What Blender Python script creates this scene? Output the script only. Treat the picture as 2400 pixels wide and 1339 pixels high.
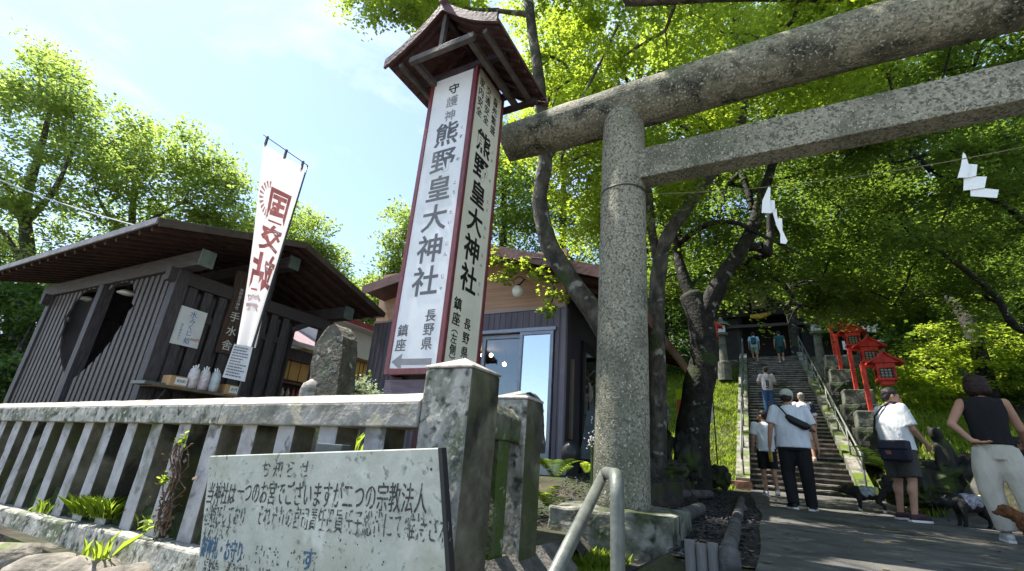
import bpy, bmesh, math, random
import numpy as np
from mathutils import Vector, Matrix, noise as mnoise
random.seed(7); np.random.seed(7)
S = bpy.context.scene
for o in list(bpy.data.objects): bpy.data.objects.remove(o)

# ------------------------------------------------------------------ camera
F = 1085.0; CX, CY = 1200.0, 669.5
R_ = Vector((0.88560399, 0.45909762, 0.0702492))
U_ = Vector((0.10136147, -0.33866322, 0.93543203))
W_ = Vector((-0.45324544, 0.82130177, 0.34645631))
EYE = Vector((0, 0, 1.55))
cd = bpy.data.cameras.new('camera'); cam = bpy.data.objects.new('camera', cd)
S.collection.objects.link(cam)
cam.matrix_world = Matrix(((R_[0], U_[0], -W_[0], 0), (R_[1], U_[1], -W_[1], 0), (R_[2], U_[2], -W_[2], 1.55), (0, 0, 0, 1)))
cd.sensor_width = 36; cd.lens = 36 * F / 2400; cd.clip_end = 2000; cd.clip_start = .05
S.camera = cam

# ------------------------------------------------------------------ light
SUN = Vector((-0.46, -0.03, 0.88)).normalized()
w = bpy.data.worlds.new('World'); S.world = w; w.use_nodes = True
nt = w.node_tree; nt.nodes.clear()
wo = nt.nodes.new('ShaderNodeOutputWorld'); bg = nt.nodes.new('ShaderNodeBackground')
sky = nt.nodes.new('ShaderNodeTexSky'); sky.sky_type = 'NISHITA'; sky.sun_disc = False
sky.sun_elevation = math.asin(SUN.z); sky.sun_rotation = math.atan2(SUN.x, SUN.y)
sky.air_density = 1.0; sky.dust_density = .8; sky.ozone_density = 1.0; sky.altitude = 1000
bg.inputs[1].default_value = 0.134
tcw = nt.nodes.new('ShaderNodeTexCoord'); mpw = nt.nodes.new('ShaderNodeMapping')
mpw.inputs['Scale'].default_value = (1.0, 1.0, 2.2)
nzw = nt.nodes.new('ShaderNodeTexNoise'); nzw.inputs['Scale'].default_value = 2.1; nzw.inputs['Detail'].default_value = 7
nzw.inputs['Roughness'].default_value = .62; nzw.inputs['Distortion'].default_value = .4
rpw = nt.nodes.new('ShaderNodeValToRGB'); rpw.color_ramp.elements[0].position = .47; rpw.color_ramp.elements[1].position = .72
rpw.color_ramp.elements[0].color = (.12, .12, .12, 1); rpw.color_ramp.elements[1].color = (1, 1, 1, 1)
mxw = nt.nodes.new('ShaderNodeMix'); mxw.data_type = 'RGBA'
mxw.inputs[7].default_value = (3.5, 3.95, 4.5, 1)
nt.links.new(tcw.outputs['Generated'], mpw.inputs[0]); nt.links.new(mpw.outputs[0], nzw.inputs['Vector'])
nt.links.new(nzw.outputs[0], rpw.inputs[0]); nt.links.new(rpw.outputs[0], mxw.inputs[0])
nt.links.new(sky.outputs[0], mxw.inputs[6]); nt.links.new(mxw.outputs[2], bg.inputs[0]); nt.links.new(bg.outputs[0], wo.inputs[0])
sd = bpy.data.lights.new('sun', 'SUN'); sd.energy = 5.0; sd.angle = math.radians(.55); sd.color = (1, .95, .86)
so = bpy.data.objects.new('sun', sd); S.collection.objects.link(so)
so.rotation_euler = SUN.to_track_quat('Z', 'Y').to_euler(); so.location = (-20, -10, 40)
S.view_settings.view_transform = 'Standard'; S.view_settings.look = 'None'; S.view_settings.gamma = 1
S.view_settings.exposure = 1.38
S.render.engine = 'CYCLES'; S.cycles.max_bounces = 7; S.cycles.transparent_max_bounces = 12
S.cycles.caustics_reflective = False; S.cycles.caustics_refractive = False

# ------------------------------------------------------------------ pixel helpers (2400x1339 photograph -> world)
def ray(px, py): return R_ * ((px - CX) / F) + U_ * (-(py - CY) / F) + W_
def ay(px, py, y): d = ray(px, py); return EYE + d * (y / d.y)
def ax(px, py, x): d = ray(px, py); return EYE + d * (x / d.x)
def az(px, py, z): d = ray(px, py); return EYE + d * ((z - EYE.z) / d.z)
def ad(px, py, dep): return EYE + ray(px, py) * dep

# ------------------------------------------------------------------ materials
MC = {}
def M(name, cols, scale=6, rough=.8, bump=.3, detail=8, spots=(), metallic=0, stretch=(1, 1, 1), bscale=None, sheen=0, spec=.3, dist=0, bdist=.02, coat=0):
    """cols: ramp stops of base colour driven by noise; spots: (colour, noise scale, lo, hi) patches on top."""
    if name in MC: return MC[name]
    m = bpy.data.materials.new(name); m.use_nodes = True; t = m.node_tree; N = t.nodes; L = t.links
    b = N['Principled BSDF']; b.inputs['Roughness'].default_value = rough; b.inputs['Metallic'].default_value = metallic
    b.inputs['Specular IOR Level'].default_value = spec; b.inputs['Coat Weight'].default_value = coat
    tc = N.new('ShaderNodeTexCoord'); mp = N.new('ShaderNodeMapping'); mp.inputs['Scale'].default_value = stretch
    L.new(tc.outputs['Object'], mp.inputs[0])
    nz = N.new('ShaderNodeTexNoise'); nz.inputs['Scale'].default_value = scale; nz.inputs['Detail'].default_value = detail
    nz.inputs['Roughness'].default_value = .6; nz.inputs['Distortion'].default_value = dist
    L.new(mp.outputs[0], nz.inputs['Vector'])
    rp = N.new('ShaderNodeValToRGB'); e = rp.color_ramp.elements
    while len(e) < len(cols): e.new(.5)
    n = len(cols)
    for i, c in enumerate(cols):
        e[i].position = .32 + .36 * (i / max(1, n - 1)); e[i].color = (*c, 1)
    L.new(nz.outputs[0], rp.inputs[0]); cur = rp.outputs[0]
    for (c, sc, lo, hi) in spots:
        n2 = N.new('ShaderNodeTexNoise'); n2.inputs['Scale'].default_value = sc; n2.inputs['Detail'].default_value = 6
        n2.inputs['Distortion'].default_value = .3; L.new(tc.outputs['Object'], n2.inputs['Vector'])
        mr = N.new('ShaderNodeMapRange'); mr.inputs[1].default_value = lo; mr.inputs[2].default_value = hi
        L.new(n2.outputs[0], mr.inputs[0])
        mx = N.new('ShaderNodeMix'); mx.data_type = 'RGBA'; mx.inputs[7].default_value = (*c, 1)
        L.new(mr.outputs[0], mx.inputs[0]); L.new(cur, mx.inputs[6]); cur = mx.outputs[2]
    L.new(cur, b.inputs['Base Color'])
    if bump:
        n3 = N.new('ShaderNodeTexNoise'); n3.inputs['Scale'].default_value = bscale or scale * 4; n3.inputs['Detail'].default_value = 6
        L.new(mp.outputs[0], n3.inputs['Vector'])
        bp = N.new('ShaderNodeBump'); bp.inputs['Strength'].default_value = bump; bp.inputs['Distance'].default_value = bdist
        L.new(n3.outputs[0], bp.inputs['Height']); L.new(bp.outputs[0], b.inputs['Normal'])
    MC[name] = m; return m

def leafM(name, dark, light, trans, tw=.5, scale=.7):
    if name in MC: return MC[name]
    m = bpy.data.materials.new(name); m.use_nodes = True; t = m.node_tree; N = t.nodes; L = t.links; N.clear()
    out = N.new('ShaderNodeOutputMaterial'); tc = N.new('ShaderNodeTexCoord')
    nz = N.new('ShaderNodeTexNoise'); nz.inputs['Scale'].default_value = scale; nz.inputs['Detail'].default_value = 3
    L.new(tc.outputs['Object'], nz.inputs['Vector'])
    ge = N.new('ShaderNodeNewGeometry')
    ad_ = N.new('ShaderNodeMath'); ad_.operation = 'MULTIPLY_ADD'; ad_.inputs[1].default_value = .45; 
    L.new(ge.outputs['Random Per Island'], ad_.inputs[0])
    mr = N.new('ShaderNodeMapRange'); mr.inputs[1].default_value = .3; mr.inputs[2].default_value = .7; mr.inputs[3].default_value = 0; mr.inputs[4].default_value = .6
    L.new(nz.outputs[0], mr.inputs[0]); L.new(mr.outputs[0], ad_.inputs[2])
    def mixc(a, b_):
        mx = N.new('ShaderNodeMix'); mx.data_type = 'RGBA'; mx.inputs[6].default_value = (*a, 1); mx.inputs[7].default_value = (*b_, 1)
        L.new(ad_.outputs[0], mx.inputs[0]); return mx.outputs[2]
    pb = N.new('ShaderNodeBsdfPrincipled'); pb.inputs['Roughness'].default_value = .5; pb.inputs['Specular IOR Level'].default_value = .25
    L.new(mixc(dark, light), pb.inputs['Base Color'])
    tb = N.new('ShaderNodeBsdfTranslucent'); L.new(mixc(tuple(c * .55 for c in trans), trans), tb.inputs[0])
    ms = N.new('ShaderNodeMixShader'); ms.inputs[0].default_value = tw
    L.new(pb.outputs[0], ms.inputs[1]); L.new(tb.outputs[0], ms.inputs[2]); L.new(ms.outputs[0], out.inputs[0])
    MC[name] = m; return m

def flat(name, c, rough=.6, var=.12, bump=.1, scale=8, **k):
    return M(name, [tuple(x * (1 - var) for x in c), tuple(min(1, x * (1 + var)) for x in c)], scale=scale, rough=rough, bump=bump, **k)

def emitM(name, c, s):
    m = bpy.data.materials.new(name); m.use_nodes = True; b = m.node_tree.nodes['Principled BSDF']
    b.inputs['Base Color'].default_value = (*c, 1); b.inputs['Emission Color'].default_value = (*c, 1); b.inputs['Emission Strength'].default_value = s
    return m

def glassM(name, tint, refl=.5, rough=.02, trans=.5):
    """window pane: part mirror, part clear"""
    m = bpy.data.materials.new(name); m.use_nodes = True; t = m.node_tree; N = t.nodes; L = t.links; N.clear()
    out = N.new('ShaderNodeOutputMaterial'); gl = N.new('ShaderNodeBsdfGlossy'); gl.inputs['Roughness'].default_value = rough
    gl.inputs[0].default_value = (*tint, 1)
    tr = N.new('ShaderNodeBsdfTransparent'); tr.inputs[0].default_value = (.75, .78, .78, 1)
    ms = N.new('ShaderNodeMixShader'); ms.inputs[0].default_value = refl
    L.new(tr.outputs[0], ms.inputs[1]); L.new(gl.outputs[0], ms.inputs[2]); L.new(ms.outputs[0], out.inputs[0])
    return m

def wornM(name, c, scale=30, lo=.4, hi=.6, base_alpha=1.0):
    """paint that has partly flaked away"""
    m = bpy.data.materials.new(name); m.use_nodes = True; t = m.node_tree; N = t.nodes; L = t.links
    b = N['Principled BSDF']; b.inputs['Base Color'].default_value = (*c, 1); b.inputs['Roughness'].default_value = .7
    tc = N.new('ShaderNodeTexCoord'); nz = N.new('ShaderNodeTexNoise'); nz.inputs['Scale'].default_value = scale; nz.inputs['Detail'].default_value = 5
    mr = N.new('ShaderNodeMapRange'); mr.inputs[1].default_value = lo; mr.inputs[2].default_value = hi; mr.inputs[4].default_value = base_alpha
    L.new(tc.outputs['Object'], nz.inputs['Vector']); L.new(nz.outputs[0], mr.inputs[0]); L.new(mr.outputs[0], b.inputs['Alpha'])
    return m

STONE = M('fence_stone', [(.16, .16, .13), (.29, .28, .245), (.38, .37, .335)], scale=12, bump=.4, stretch=(1, 1, .55), spots=[((.07, .085, .045), 3.2, .5, .66), ((.38, .39, .33), 24, .54, .66), ((.035, .04, .03), 19, .52, .66)])
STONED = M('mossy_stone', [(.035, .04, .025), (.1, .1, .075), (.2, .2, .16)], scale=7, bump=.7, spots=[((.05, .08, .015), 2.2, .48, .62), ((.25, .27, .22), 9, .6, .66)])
GRAN = M('granite', [(.19, .178, .135), (.285, .268, .205), (.38, .355, .28)], scale=45, bump=.5, bscale=90, detail=6, spots=[((.12, .13, .085), 1.3, .46, .68), ((.07, .07, .052), 2.6, .56, .76), ((.1, .098, .075), 42, .5, .6), ((.42, .41, .35), 55, .58, .66)])
GRANK = M('granite_beam', [(.15, .135, .095), (.25, .23, .17), (.33, .305, .23)], scale=34, bump=.6, bscale=70, detail=6, stretch=(.5, 1, 1), spots=[((.075, .075, .05), 2.1, .46, .68), ((.028, .029, .02), 5, .5, .64), ((.1, .098, .075), 40, .5, .6), ((.4, .385, .31), 50, .58, .66)])
DWOOD = M('dark_stained_wood', [(.018, .015, .017), (.045, .038, .042), (.09, .08, .085)], scale=5, rough=.62, bump=.4, stretch=(14, 14, 1), spec=.45)
DWOODH = M('dark_stained_beam', [(.018, .014, .015), (.042, .035, .036), (.085, .075, .075)], scale=5, rough=.62, bump=.4, stretch=(1, 14, 14), spec=.45)
RAFT = M('rafter_wood', [(.02, .011, .01), (.048, .026, .022), (.08, .043, .037)], scale=5, rough=.7, bump=.3, stretch=(10, 1, 10))
ROOFM = M('dark_roof_metal', [(.05, .055, .055), (.11, .12, .12), (.2, .21, .2)], scale=5, rough=.55, bump=.15)
REDF = M('maroon_painted_wood', [(.085, .014, .018), (.14, .026, .03), (.2, .045, .05)], scale=12, rough=.4, bump=.15, stretch=(6, 6, 1), spec=.5)
BROOF = M('brown_roof_copper', [(.04, .018, .016), (.07, .031, .028), (.105, .048, .043)], scale=8, rough=.5, bump=.15)
PANEL = M('white_sign_panel', [(.62, .63, .64), (.74, .75, .76)], scale=3, rough=.4, bump=.03, spots=[((.5, .53, .5), 2, .58, .75)])
PANEL_LEAFLIT = M('leaf_lit_sign_panel', [(.64, .62, .5), (.76, .74, .62)], scale=3, rough=.4, bump=.03)  # white panel tinted yellow for light reflected off the foliage
INK = flat('black_lettering', (.012, .012, .014), rough=.4)
INKG = flat('faded_grey_lettering', (.10, .105, .12), rough=.5)
INKF = flat('pale_grey_lettering', (.24, .25, .27), rough=.5)
METAL = M('weathered_steel', [(.09, .1, .088), (.16, .17, .15)], scale=20, rough=.5, bump=.1, metallic=.3)
BARK = M('maple_bark', [(.02, .018, .015), (.06, .052, .042), (.13, .115, .095)], scale=7, bump=.9, bscale=22, bdist=.03, stretch=(1, 1, .6), spots=[((.24, .24, .2), 5, .6, .66), ((.035, .05, .015), 2, .56, .68)])
BARKD = M('dark_bark', [(.006, .0055, .005), (.018, .016, .013), (.04, .035, .028)], scale=7, bump=.9, bscale=20, bdist=.03, spots=[((.2, .21, .17), 6, .63, .68), ((.03, .045, .012), 2.3, .54, .66)])
WHITEC = M('white_cloth', [(.72, .71, .72), (.82, .82, .83)], scale=4, rough=.85, bump=.25, bscale=9)

# ------------------------------------------------------------------ object helpers
def link(o): S.collection.objects.link(o); return o
def tag(o, label=None, cat=None, group=None, kind=None):
    if label: o['label'] = label
    if cat: o['category'] = cat
    if group: o['group'] = group
    if kind: o['kind'] = kind
    return o
def thing(name, label, cat, loc=(0, 0, 0), rz=0, group=None):
    o = bpy.data.objects.new(name, None); o.location = loc; o.rotation_euler = (0, 0, rz); o.empty_display_size = .2
    link(o); return tag(o, label, cat, group)
def org(o):
    v = Vector((0, 0, 0))
    while o is not None: v += o.location; o = o.parent
    return v
class MB:
    def __init__(s): s.v = []; s.f = []
    def add(s, vs, fs):
        k = len(s.v); s.v += [tuple(p) for p in vs]; s.f += [tuple(i + k for i in f) for f in fs]; return s
    def box(s, a, b):
        x0, y0, z0 = a; x1, y1, z1 = b
        x0, x1 = min(x0, x1), max(x0, x1); y0, y1 = min(y0, y1), max(y0, y1); z0, z1 = min(z0, z1), max(z0, z1)
        return s.add([(x0, y0, z0), (x1, y0, z0), (x1, y1, z0), (x0, y1, z0), (x0, y0, z1), (x1, y0, z1), (x1, y1, z1), (x0, y1, z1)],
                     [(0, 3, 2, 1), (4, 5, 6, 7), (0, 1, 5, 4), (1, 2, 6, 5), (2, 3, 7, 6), (3, 0, 4, 7)])
    def hexa(s, p):   # 8 points, bottom ring then top ring
        return s.add(p, [(0, 3, 2, 1), (4, 5, 6, 7), (0, 1, 5, 4), (1, 2, 6, 5), (2, 3, 7, 6), (3, 0, 4, 7)])
    def beam(s, a, b, w, h, up=(0, 0, 1)):
        a = Vector(a); b = Vector(b); d = (b - a).normalized(); u = Vector(up); r = d.cross(u).normalized(); u = r.cross(d).normalized()
        q = []
        for e in (a, b): q += [e - r * w / 2 - u * h / 2, e + r * w / 2 - u * h / 2, e + r * w / 2 + u * h / 2, e - r * w / 2 + u * h / 2]
        return s.add(q, [(0, 1, 2, 3), (7, 6, 5, 4), (0, 4, 5, 1), (1, 5, 6, 2), (2, 6, 7, 3), (3, 7, 4, 0)])
    def tube(s, pts, rs, n=10, cap=True):
        pts = [Vector(p) for p in pts]; rs = rs if hasattr(rs, '__len__') else [rs] * len(pts)
        k = len(s.v); prev = None
        for i, p in enumerate(pts):
            d = (pts[min(i + 1, len(pts) - 1)] - pts[max(i - 1, 0)]).normalized()
            if prev is None: r = d.orthogonal().normalized()
            else:
                r = prev - d * prev.dot(d); r = r.normalized() if r.length > 1e-5 else d.orthogonal().normalized()
            prev = r; q = d.cross(r)
            for j in range(n):
                a = 2 * math.pi * j / n; s.v.append(tuple(p + (r * math.cos(a) + q * math.sin(a)) * rs[i]))
        for i in range(len(pts) - 1):
            for j in range(n):
                a = k + i * n + j; b = k + i * n + (j + 1) % n; s.f.append((a, b, b + n, a + n))
        if cap:
            s.f.append(tuple(k + j for j in range(n))[::-1]); s.f.append(tuple(k + (len(pts) - 1) * n + j for j in range(n)))
        return s
    def capsule(s, a, ra, b, rb, n=12):
        a = Vector(a); b = Vector(b); d = b - a
        if d.length < 1e-6: d = Vector((0, 0, 1e-4)); b = a + d
        d.normalize(); P = []; Q = []
        for t in (-90, -60, -30): P.append(a + d * ra * math.sin(math.radians(t))); Q.append(max(.0008, ra * math.cos(math.radians(t))))
        P += [a, b]; Q += [ra, rb]
        for t in (30, 60, 90): P.append(b + d * rb * math.sin(math.radians(t))); Q.append(max(.0008, rb * math.cos(math.radians(t))))
        P = [P[i] + d * (i * 1e-5) for i in range(len(P))]
        return s.tube(P, Q, n)
    def loft(s, secs, n=20, cap=True):
        """secs: (cx,cy,z,rx,ry)"""
        k = len(s.v)
        for (cx, cy, z, rx, ry) in secs:
            for j in range(n):
                a = 2 * math.pi * j / n; s.v.append((cx + rx * math.cos(a), cy + ry * math.sin(a), z))
        for i in range(len(secs) - 1):
            for j in range(n):
                a = k + i * n + j; b = k + i * n + (j + 1) % n; s.f.append((a, b, b + n, a + n))
        if cap:
            s.f.append(tuple(k + j for j in range(n))[::-1]); s.f.append(tuple(k + (len(secs) - 1) * n + j for j in range(n)))
        return s
    def ell(s, c, r, rot=None, n=16, m=10):
        c = Vector(c); k = len(s.v); rings = []
        for i in range(1, m):
            t = math.pi * i / m
            for j in range(n):
                a = 2 * math.pi * j / n; p = Vector((r[0] * math.sin(t) * math.cos(a), r[1] * math.sin(t) * math.sin(a), -r[2] * math.cos(t)))
                if rot: p = rot @ p
                s.v.append(tuple(c + p))
        b = Vector((0, 0, -r[2])); tp = Vector((0, 0, r[2]))
        if rot: b = rot @ b; tp = rot @ tp
        ib = len(s.v); s.v.append(tuple(c + b)); it = len(s.v); s.v.append(tuple(c + tp))
        for i in range(m - 2):
            for j in range(n):
                a = k + i * n + j; b_ = k + i * n + (j + 1) % n; s.f.append((a, b_, b_ + n, a + n))
        for j in range(n):
            s.f.append((ib, k + (j + 1) % n, k + j)); e = k + (m - 2) * n; s.f.append((it, e + j, e + (j + 1) % n))
        return s
    def prism(s, poly, y0, y1, ax_='y'):
        """poly in (u,v); extruded along axis"""
        n = len(poly)
        def P(u, v, t): return (u, t, v) if ax_ == 'y' else ((t, u, v) if ax_ == 'x' else (u, v, t))
        vs = [P(u, v, y0) for u, v in poly] + [P(u, v, y1) for u, v in poly]
        fs = [tuple(range(n)), tuple(range(2 * n - 1, n - 1, -1))] + [(i, i + n, (i + 1) % n + n, (i + 1) % n) for i in range(n)]
        return s.add(vs, fs)
    def build(s, name, mat, parent=None, world=True, bevel=0, smooth=False, remesh=0, fix=True, sm=2):
        me = bpy.data.meshes.new(name)
        if world and parent is not None:
            o_ = org(parent); vs = [(x - o_.x, y - o_.y, z - o_.z) for x, y, z in s.v]
        else: vs = s.v
        me.from_pydata(vs, [], s.f)
        if fix:
            bm = bmesh.new(); bm.from_mesh(me); bmesh.ops.recalc_face_normals(bm, faces=bm.faces); bm.to_mesh(me); bm.free()
        if mat: me.materials.append(mat)
        if smooth or remesh:
            me.polygons.foreach_set('use_smooth', [True] * len(me.polygons))
        o = link(bpy.data.objects.new(name, me))
        if parent is not None: o.parent = parent
        if remesh:
            r = o.modifiers.new('remesh', 'REMESH'); r.mode = 'VOXEL'; r.voxel_size = remesh; r.use_smooth_shade = True
            q = o.modifiers.new('smooth', 'SMOOTH'); q.factor = .5; q.iterations = sm
        if bevel:
            b = o.modifiers.new('bevel', 'BEVEL'); b.width = bevel; b.segments = 2; b.limit_method = 'ANGLE'; b.angle_limit = math.radians(35)
        return o

def rough_mesh(o, amp=.01, scale=3, sub=None):
    """subdivide and displace a mesh so that stone edges are not straight"""
    me = o.data; bm = bmesh.new(); bm.from_mesh(me)
    if sub:
        for _ in range(8):
            es = [e for e in bm.edges if e.calc_length() > sub]
            if not es: break
            bmesh.ops.subdivide_edges(bm, edges=es, cuts=1, use_grid_fill=True)
    bmesh.ops.recalc_face_normals(bm, faces=bm.faces); bm.normal_update()
    for v in bm.verts:
        n = v.normal; p = v.co * scale
        v.co += n * amp * (mnoise.noise(p) + .5 * mnoise.noise(p * 2.7 + Vector((5, 1, 2))))
    bm.to_mesh(me); bm.free(); return o

def rot_from(right, up):
    r = Vector(right).normalized(); u = Vector(up).normalized(); n = r.cross(u)
    return Matrix(((r.x, u.x, n.x), (r.y, u.y, n.y), (r.z, u.z, n.z)))
def text(body, loc, size, right, up, mat, parent, offset=.012, extrude=.001, vertical=False, line=1.12, sx=1, name='lettering', align='CENTER', shear=0, mirror=False):
    c = bpy.data.curves.new(name, 'FONT'); c.body = '\n'.join(body) if vertical else body
    c.size = size; c.offset = offset * size; c.extrude = extrude; c.align_x = align; c.align_y = 'CENTER'; c.space_line = line; c.resolution_u = 3; c.shear = shear
    o = link(bpy.data.objects.new(name, c)); c.materials.append(mat); o.parent = parent
    o.location = Vector(loc) - org(parent); o.rotation_euler = rot_from(right, up).to_euler(); o.scale = (-sx if mirror else sx, 1, 1)
    return o

def smoothstep(a, b, x):
    t = max(0, min(1, (x - a) / (b - a))); return t * t * (3 - 2 * t)
SLOPE = .48; Y0 = 14.0; Y1 = 26.4; ZP = 1.19; ZT = ZP + SLOPE * (Y1 - Y0)
def gz(x, y):
    # street -> plaza
    if x > -1.19:
        z = 1.06 * smoothstep(-.6, 2.3, y) + .04 * smoothstep(2.3, 5, y) + .09 * smoothstep(8.5, 13.5, y)
        if x < -.18: z -= .17 * smoothstep(3.14, 3.06, y)
        if x < -.6: z -= .12 * smoothstep(-.55, -.8, x) * smoothstep(4.6, 3.4, y) * smoothstep(3.06, 3.14, y)
    else:
        z = 0.0 if y < 1.86 else 1.08 + .3 * smoothstep(4.2, 6.2, y)
    if y > Y0:
        z = max(z, ZP + SLOPE * (min(y, Y1) - Y0) - (.25 if -0.72 < x < 2.08 else 0))
        if y > 40: z += (y - 40) * .32
    if x > 2.3:   # terraced bank to the right of the stairs
        k = smoothstep(2.3, 2.9, x)
        b = 1.1 + .75 * smoothstep(9.6, 9.9, y) + .25 * max(0, min(y, 30) - 10)
        if y > 9.5: z = z * (1 - k) + max(z, b) * k
    if x > 7: z += (x - 7) * .25 * smoothstep(6, 10, y)
    if x < -5 and y > 12: z += min(6, (-5 - x) * .12) * smoothstep(12, 20, y)
    if x < -2.3 and y > 9: z += .25 * smoothstep(9, 12, y)
    return z

# ------------------------------------------------------------------ ground
GROUND = M('forest_earth', [(.02, .017, .01), (.045, .038, .024), (.08, .068, .045)], scale=2.5, rough=.95, bump=.8, bscale=12, bdist=.05, spots=[((.035, .052, .014), .9, .45, .6), ((.09, .08, .06), 18, .62, .7)])
xs = sorted(set([round(v, 3) for v in list(np.arange(-3.6, 8, .2)) + list(np.arange(-12, -3.6, .6)) + list(np.arange(8, 20, 1.0)) + [-150, -100, -70, -50, -35, -25, -18, -14, 20, 26, 34, 50, 75, 110, 150, -1.205, -1.185]]))
ys = sorted(set([round(v, 3) for v in list(np.arange(-2, 12, .2)) + list(np.arange(12, 14, .5)) + [13.99, 14.01] + list(np.arange(14.5, 44, .5)) + [3.06, 3.14, -150, -80, -40, -20, -10, -5, 1.84, 1.88, 48, 55, 65, 80, 100, 150, 200]]))
vs = []; fs = []
for j, y in enumerate(ys):
    for i, x in enumerate(xs):
        z = gz(x, y)
        if y > 2.5 and abs(x) < 60: z += .03 * mnoise.noise(Vector((x * 1.3, y * 1.3, 0))) * (0 if (-0.6 < x < 3 and y < 14.2) else 1) + (.12 * mnoise.noise(Vector((x * .5, y * .5, 3))) if (y > 14.5 and not -.9 < x < 2.3) else 0)
        vs.append((x, y, z))
nx = len(xs)
for j in range(len(ys) - 1):
    for i in range(nx - 1):
        a = j * nx + i; fs.append((a, a + 1, a + 1 + nx, a + nx))
g = MB(); g.v = vs; g.f = fs
go = g.build('ground', GROUND, smooth=True, fix=False); tag(go, kind='structure')

PATHM = M('old_asphalt', [(.05, .048, .045), (.085, .082, .075), (.12, .115, .105)], scale=3.2, rough=.9, bump=.5, bscale=60, bdist=.01, spots=[((.16, .15, .13), 5, .6, .72), ((.035, .04, .025), 1.3, .56, .7)])
def sheet(name, left, right, y0, y1, mat, dz=.006, step=.25):
    m = MB(); n = int((y1 - y0) / step); W = 12
    for j in range(n + 1):
        y = y0 + (y1 - y0) * j / n; xl, xr = left(y), right(y)
        for i in range(W + 1):
            x = xl + (xr - xl) * i / W; m.v.append((x, y, gz(x, y) + dz + .02))
    for j in range(n):
        for i in range(W):
            a = j * (W + 1) + i; m.f.append((a, a + 1, a + W + 2, a + W + 1))
    return m.build(name, mat, smooth=True, fix=False)
def pl(y): return -.12 - .34 * smoothstep(5, 14, y) + .015 * math.sin(y * 2.1)
def pr(y): return 2.5 + .4 * smoothstep(12, 9, y) + max(0, 9 - y) * .6
tag(sheet('path', pl, pr, -.6, 13.98, PATHM), kind='structure')
SOIL = M('dark_bed_soil', [(.012, .011, .01), (.035, .03, .026), (.07, .062, .052)], scale=6, rough=.95, bump=.9, bscale=30)
m = MB(); yy = 3.16
rows_ = 0
while yy < 12.5:
    for i in range(9):
        x0_ = -1.2 - .14 * max(0, yy - 4); x1_ = pl(yy) - .0; x = x0_ + (x1_ - x0_) * i / 8; m.v.append((x, yy, gz(x, yy) + .012))
    rows_ += 1; yy += .1
for j in range(rows_ - 1):
    for i in range(8): a = j * 9 + i; m.f.append((a, a + 1, a + 10, a + 9))
tag(m.build('planting_bed_soil', SOIL, smooth=True, fix=False), kind='structure')
m = MB(); m.v = []; yy = .2; r_2 = 0
while yy < 3.07:
    for i in range(7): x = -1.2 + (pl(yy) + .05 + 1.2) * i / 6; m.v.append((x, yy, gz(x, yy) + .012))
    r_2 += 1; yy += .1
for j in range(r_2 - 1):
    for i in range(6): a = j * 7 + i; m.f.append((a, a + 1, a + 8, a + 7))
tag(m.build('lower_verge', M('gritty_verge', [(.05, .047, .04), (.11, .1, .088), (.17, .16, .14)], scale=9, rough=.95, bump=.8, bscale=50), smooth=True, fix=False), kind='structure')
rd = MB()
rd.add([(-150, -12, .012), (150, -12, .012), (150, -.7, .012), (-150, -.7, .012)], [(0, 1, 2, 3)])
tag(rd.build('road', M('pale_bounce_road', [(.24, .235, .22), (.32, .31, .29)], scale=2, rough=.95, bump=.3, bscale=60)), kind='structure')  # unseen road, kept pale to bounce light onto the fronts

# ------------------------------------------------------------------ stairs
STEP = M('old_tread_sun_tone', [(.14, .13, .115), (.24, .22, .2), (.33, .31, .28)], scale=6, rough=.9, bump=.6, spots=[((.05, .065, .02), 2.2, .52, .66), ((.3, .28, .24), 10, .62, .68)])  # paler tread stone: worn edges plus painted sunlight
STEP_SHADE = M('riser_shade_tone', [(.02, .018, .015), (.05, .045, .038), (.09, .08, .07)], scale=6, rough=.9, bump=.6)  # darker stone painting the shade on the risers
st = thing('stone_stairs', 'long flight of worn stone steps climbing from the path to the shrine gate', 'stairs', (.65, Y0, ZP))
nst = 44; rise = (ZT - ZP) / nst; run = (Y1 - Y0) / nst
for k in range(nst):
    y = Y0 + k * run; z = ZP + (k + 1) * rise; m = MB()
    jl = random.uniform(-.02, .02); xa, xb = -.46, 1.745
    m.box((xa, y + jl, z - rise - .1), (xb, y + run + .08, z + random.uniform(-.008, .008)))
    m = MB(); m.box((xa, y + jl, z - rise - .1), (xb, y + run + .08, z - .045)); o = m.build('riser', STEP_SHADE, st); rough_mesh(o, .016, 4, .3)
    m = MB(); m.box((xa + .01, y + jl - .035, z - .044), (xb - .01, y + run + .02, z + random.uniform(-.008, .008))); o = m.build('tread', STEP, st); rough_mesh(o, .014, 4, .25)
CURB = M('stair_curb_stone', [(.09, .085, .07), (.2, .19, .16), (.3, .285, .25)], scale=5, rough=.9, bump=.5, spots=[((.09, .13, .015), 1.6, .46, .6), ((.04, .042, .035), 4, .56, .68)])
for (xa, xb, nm) in ((-.79, -.465, 'side_curb'), (1.75, 2.05, 'side_curb')):
    m = MB(); ya, yb = Y0 - .15, Y1
    m.hexa([(xa, ya, ZP - .3), (xb, ya, ZP - .3), (xb, yb, ZT - 1), (xa, yb, ZT - 1), (xa, ya, ZP + .28), (xb, ya, ZP + .28), (xb, yb, ZT + .25), (xa, yb, ZT + .25)])
    o = m.build(nm, CURB, st); rough_mesh(o, .03, 2.5, .6)
m = MB().box((-1.4, Y0 - .45, ZP - .1), (-.42, Y0 - .16, ZP + .2)); rough_mesh(m.build('end_block', flat('reddish_stone', (.24, .13, .1), rough=.9, var=.3), st), .02, 3, .2)
m = MB().box((1.78, Y0 - .5, ZP - .1), (2.4, Y0 - .16, ZP + .25)); rough_mesh(m.build('end_block', CURB, st), .02, 3, .2)

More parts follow.
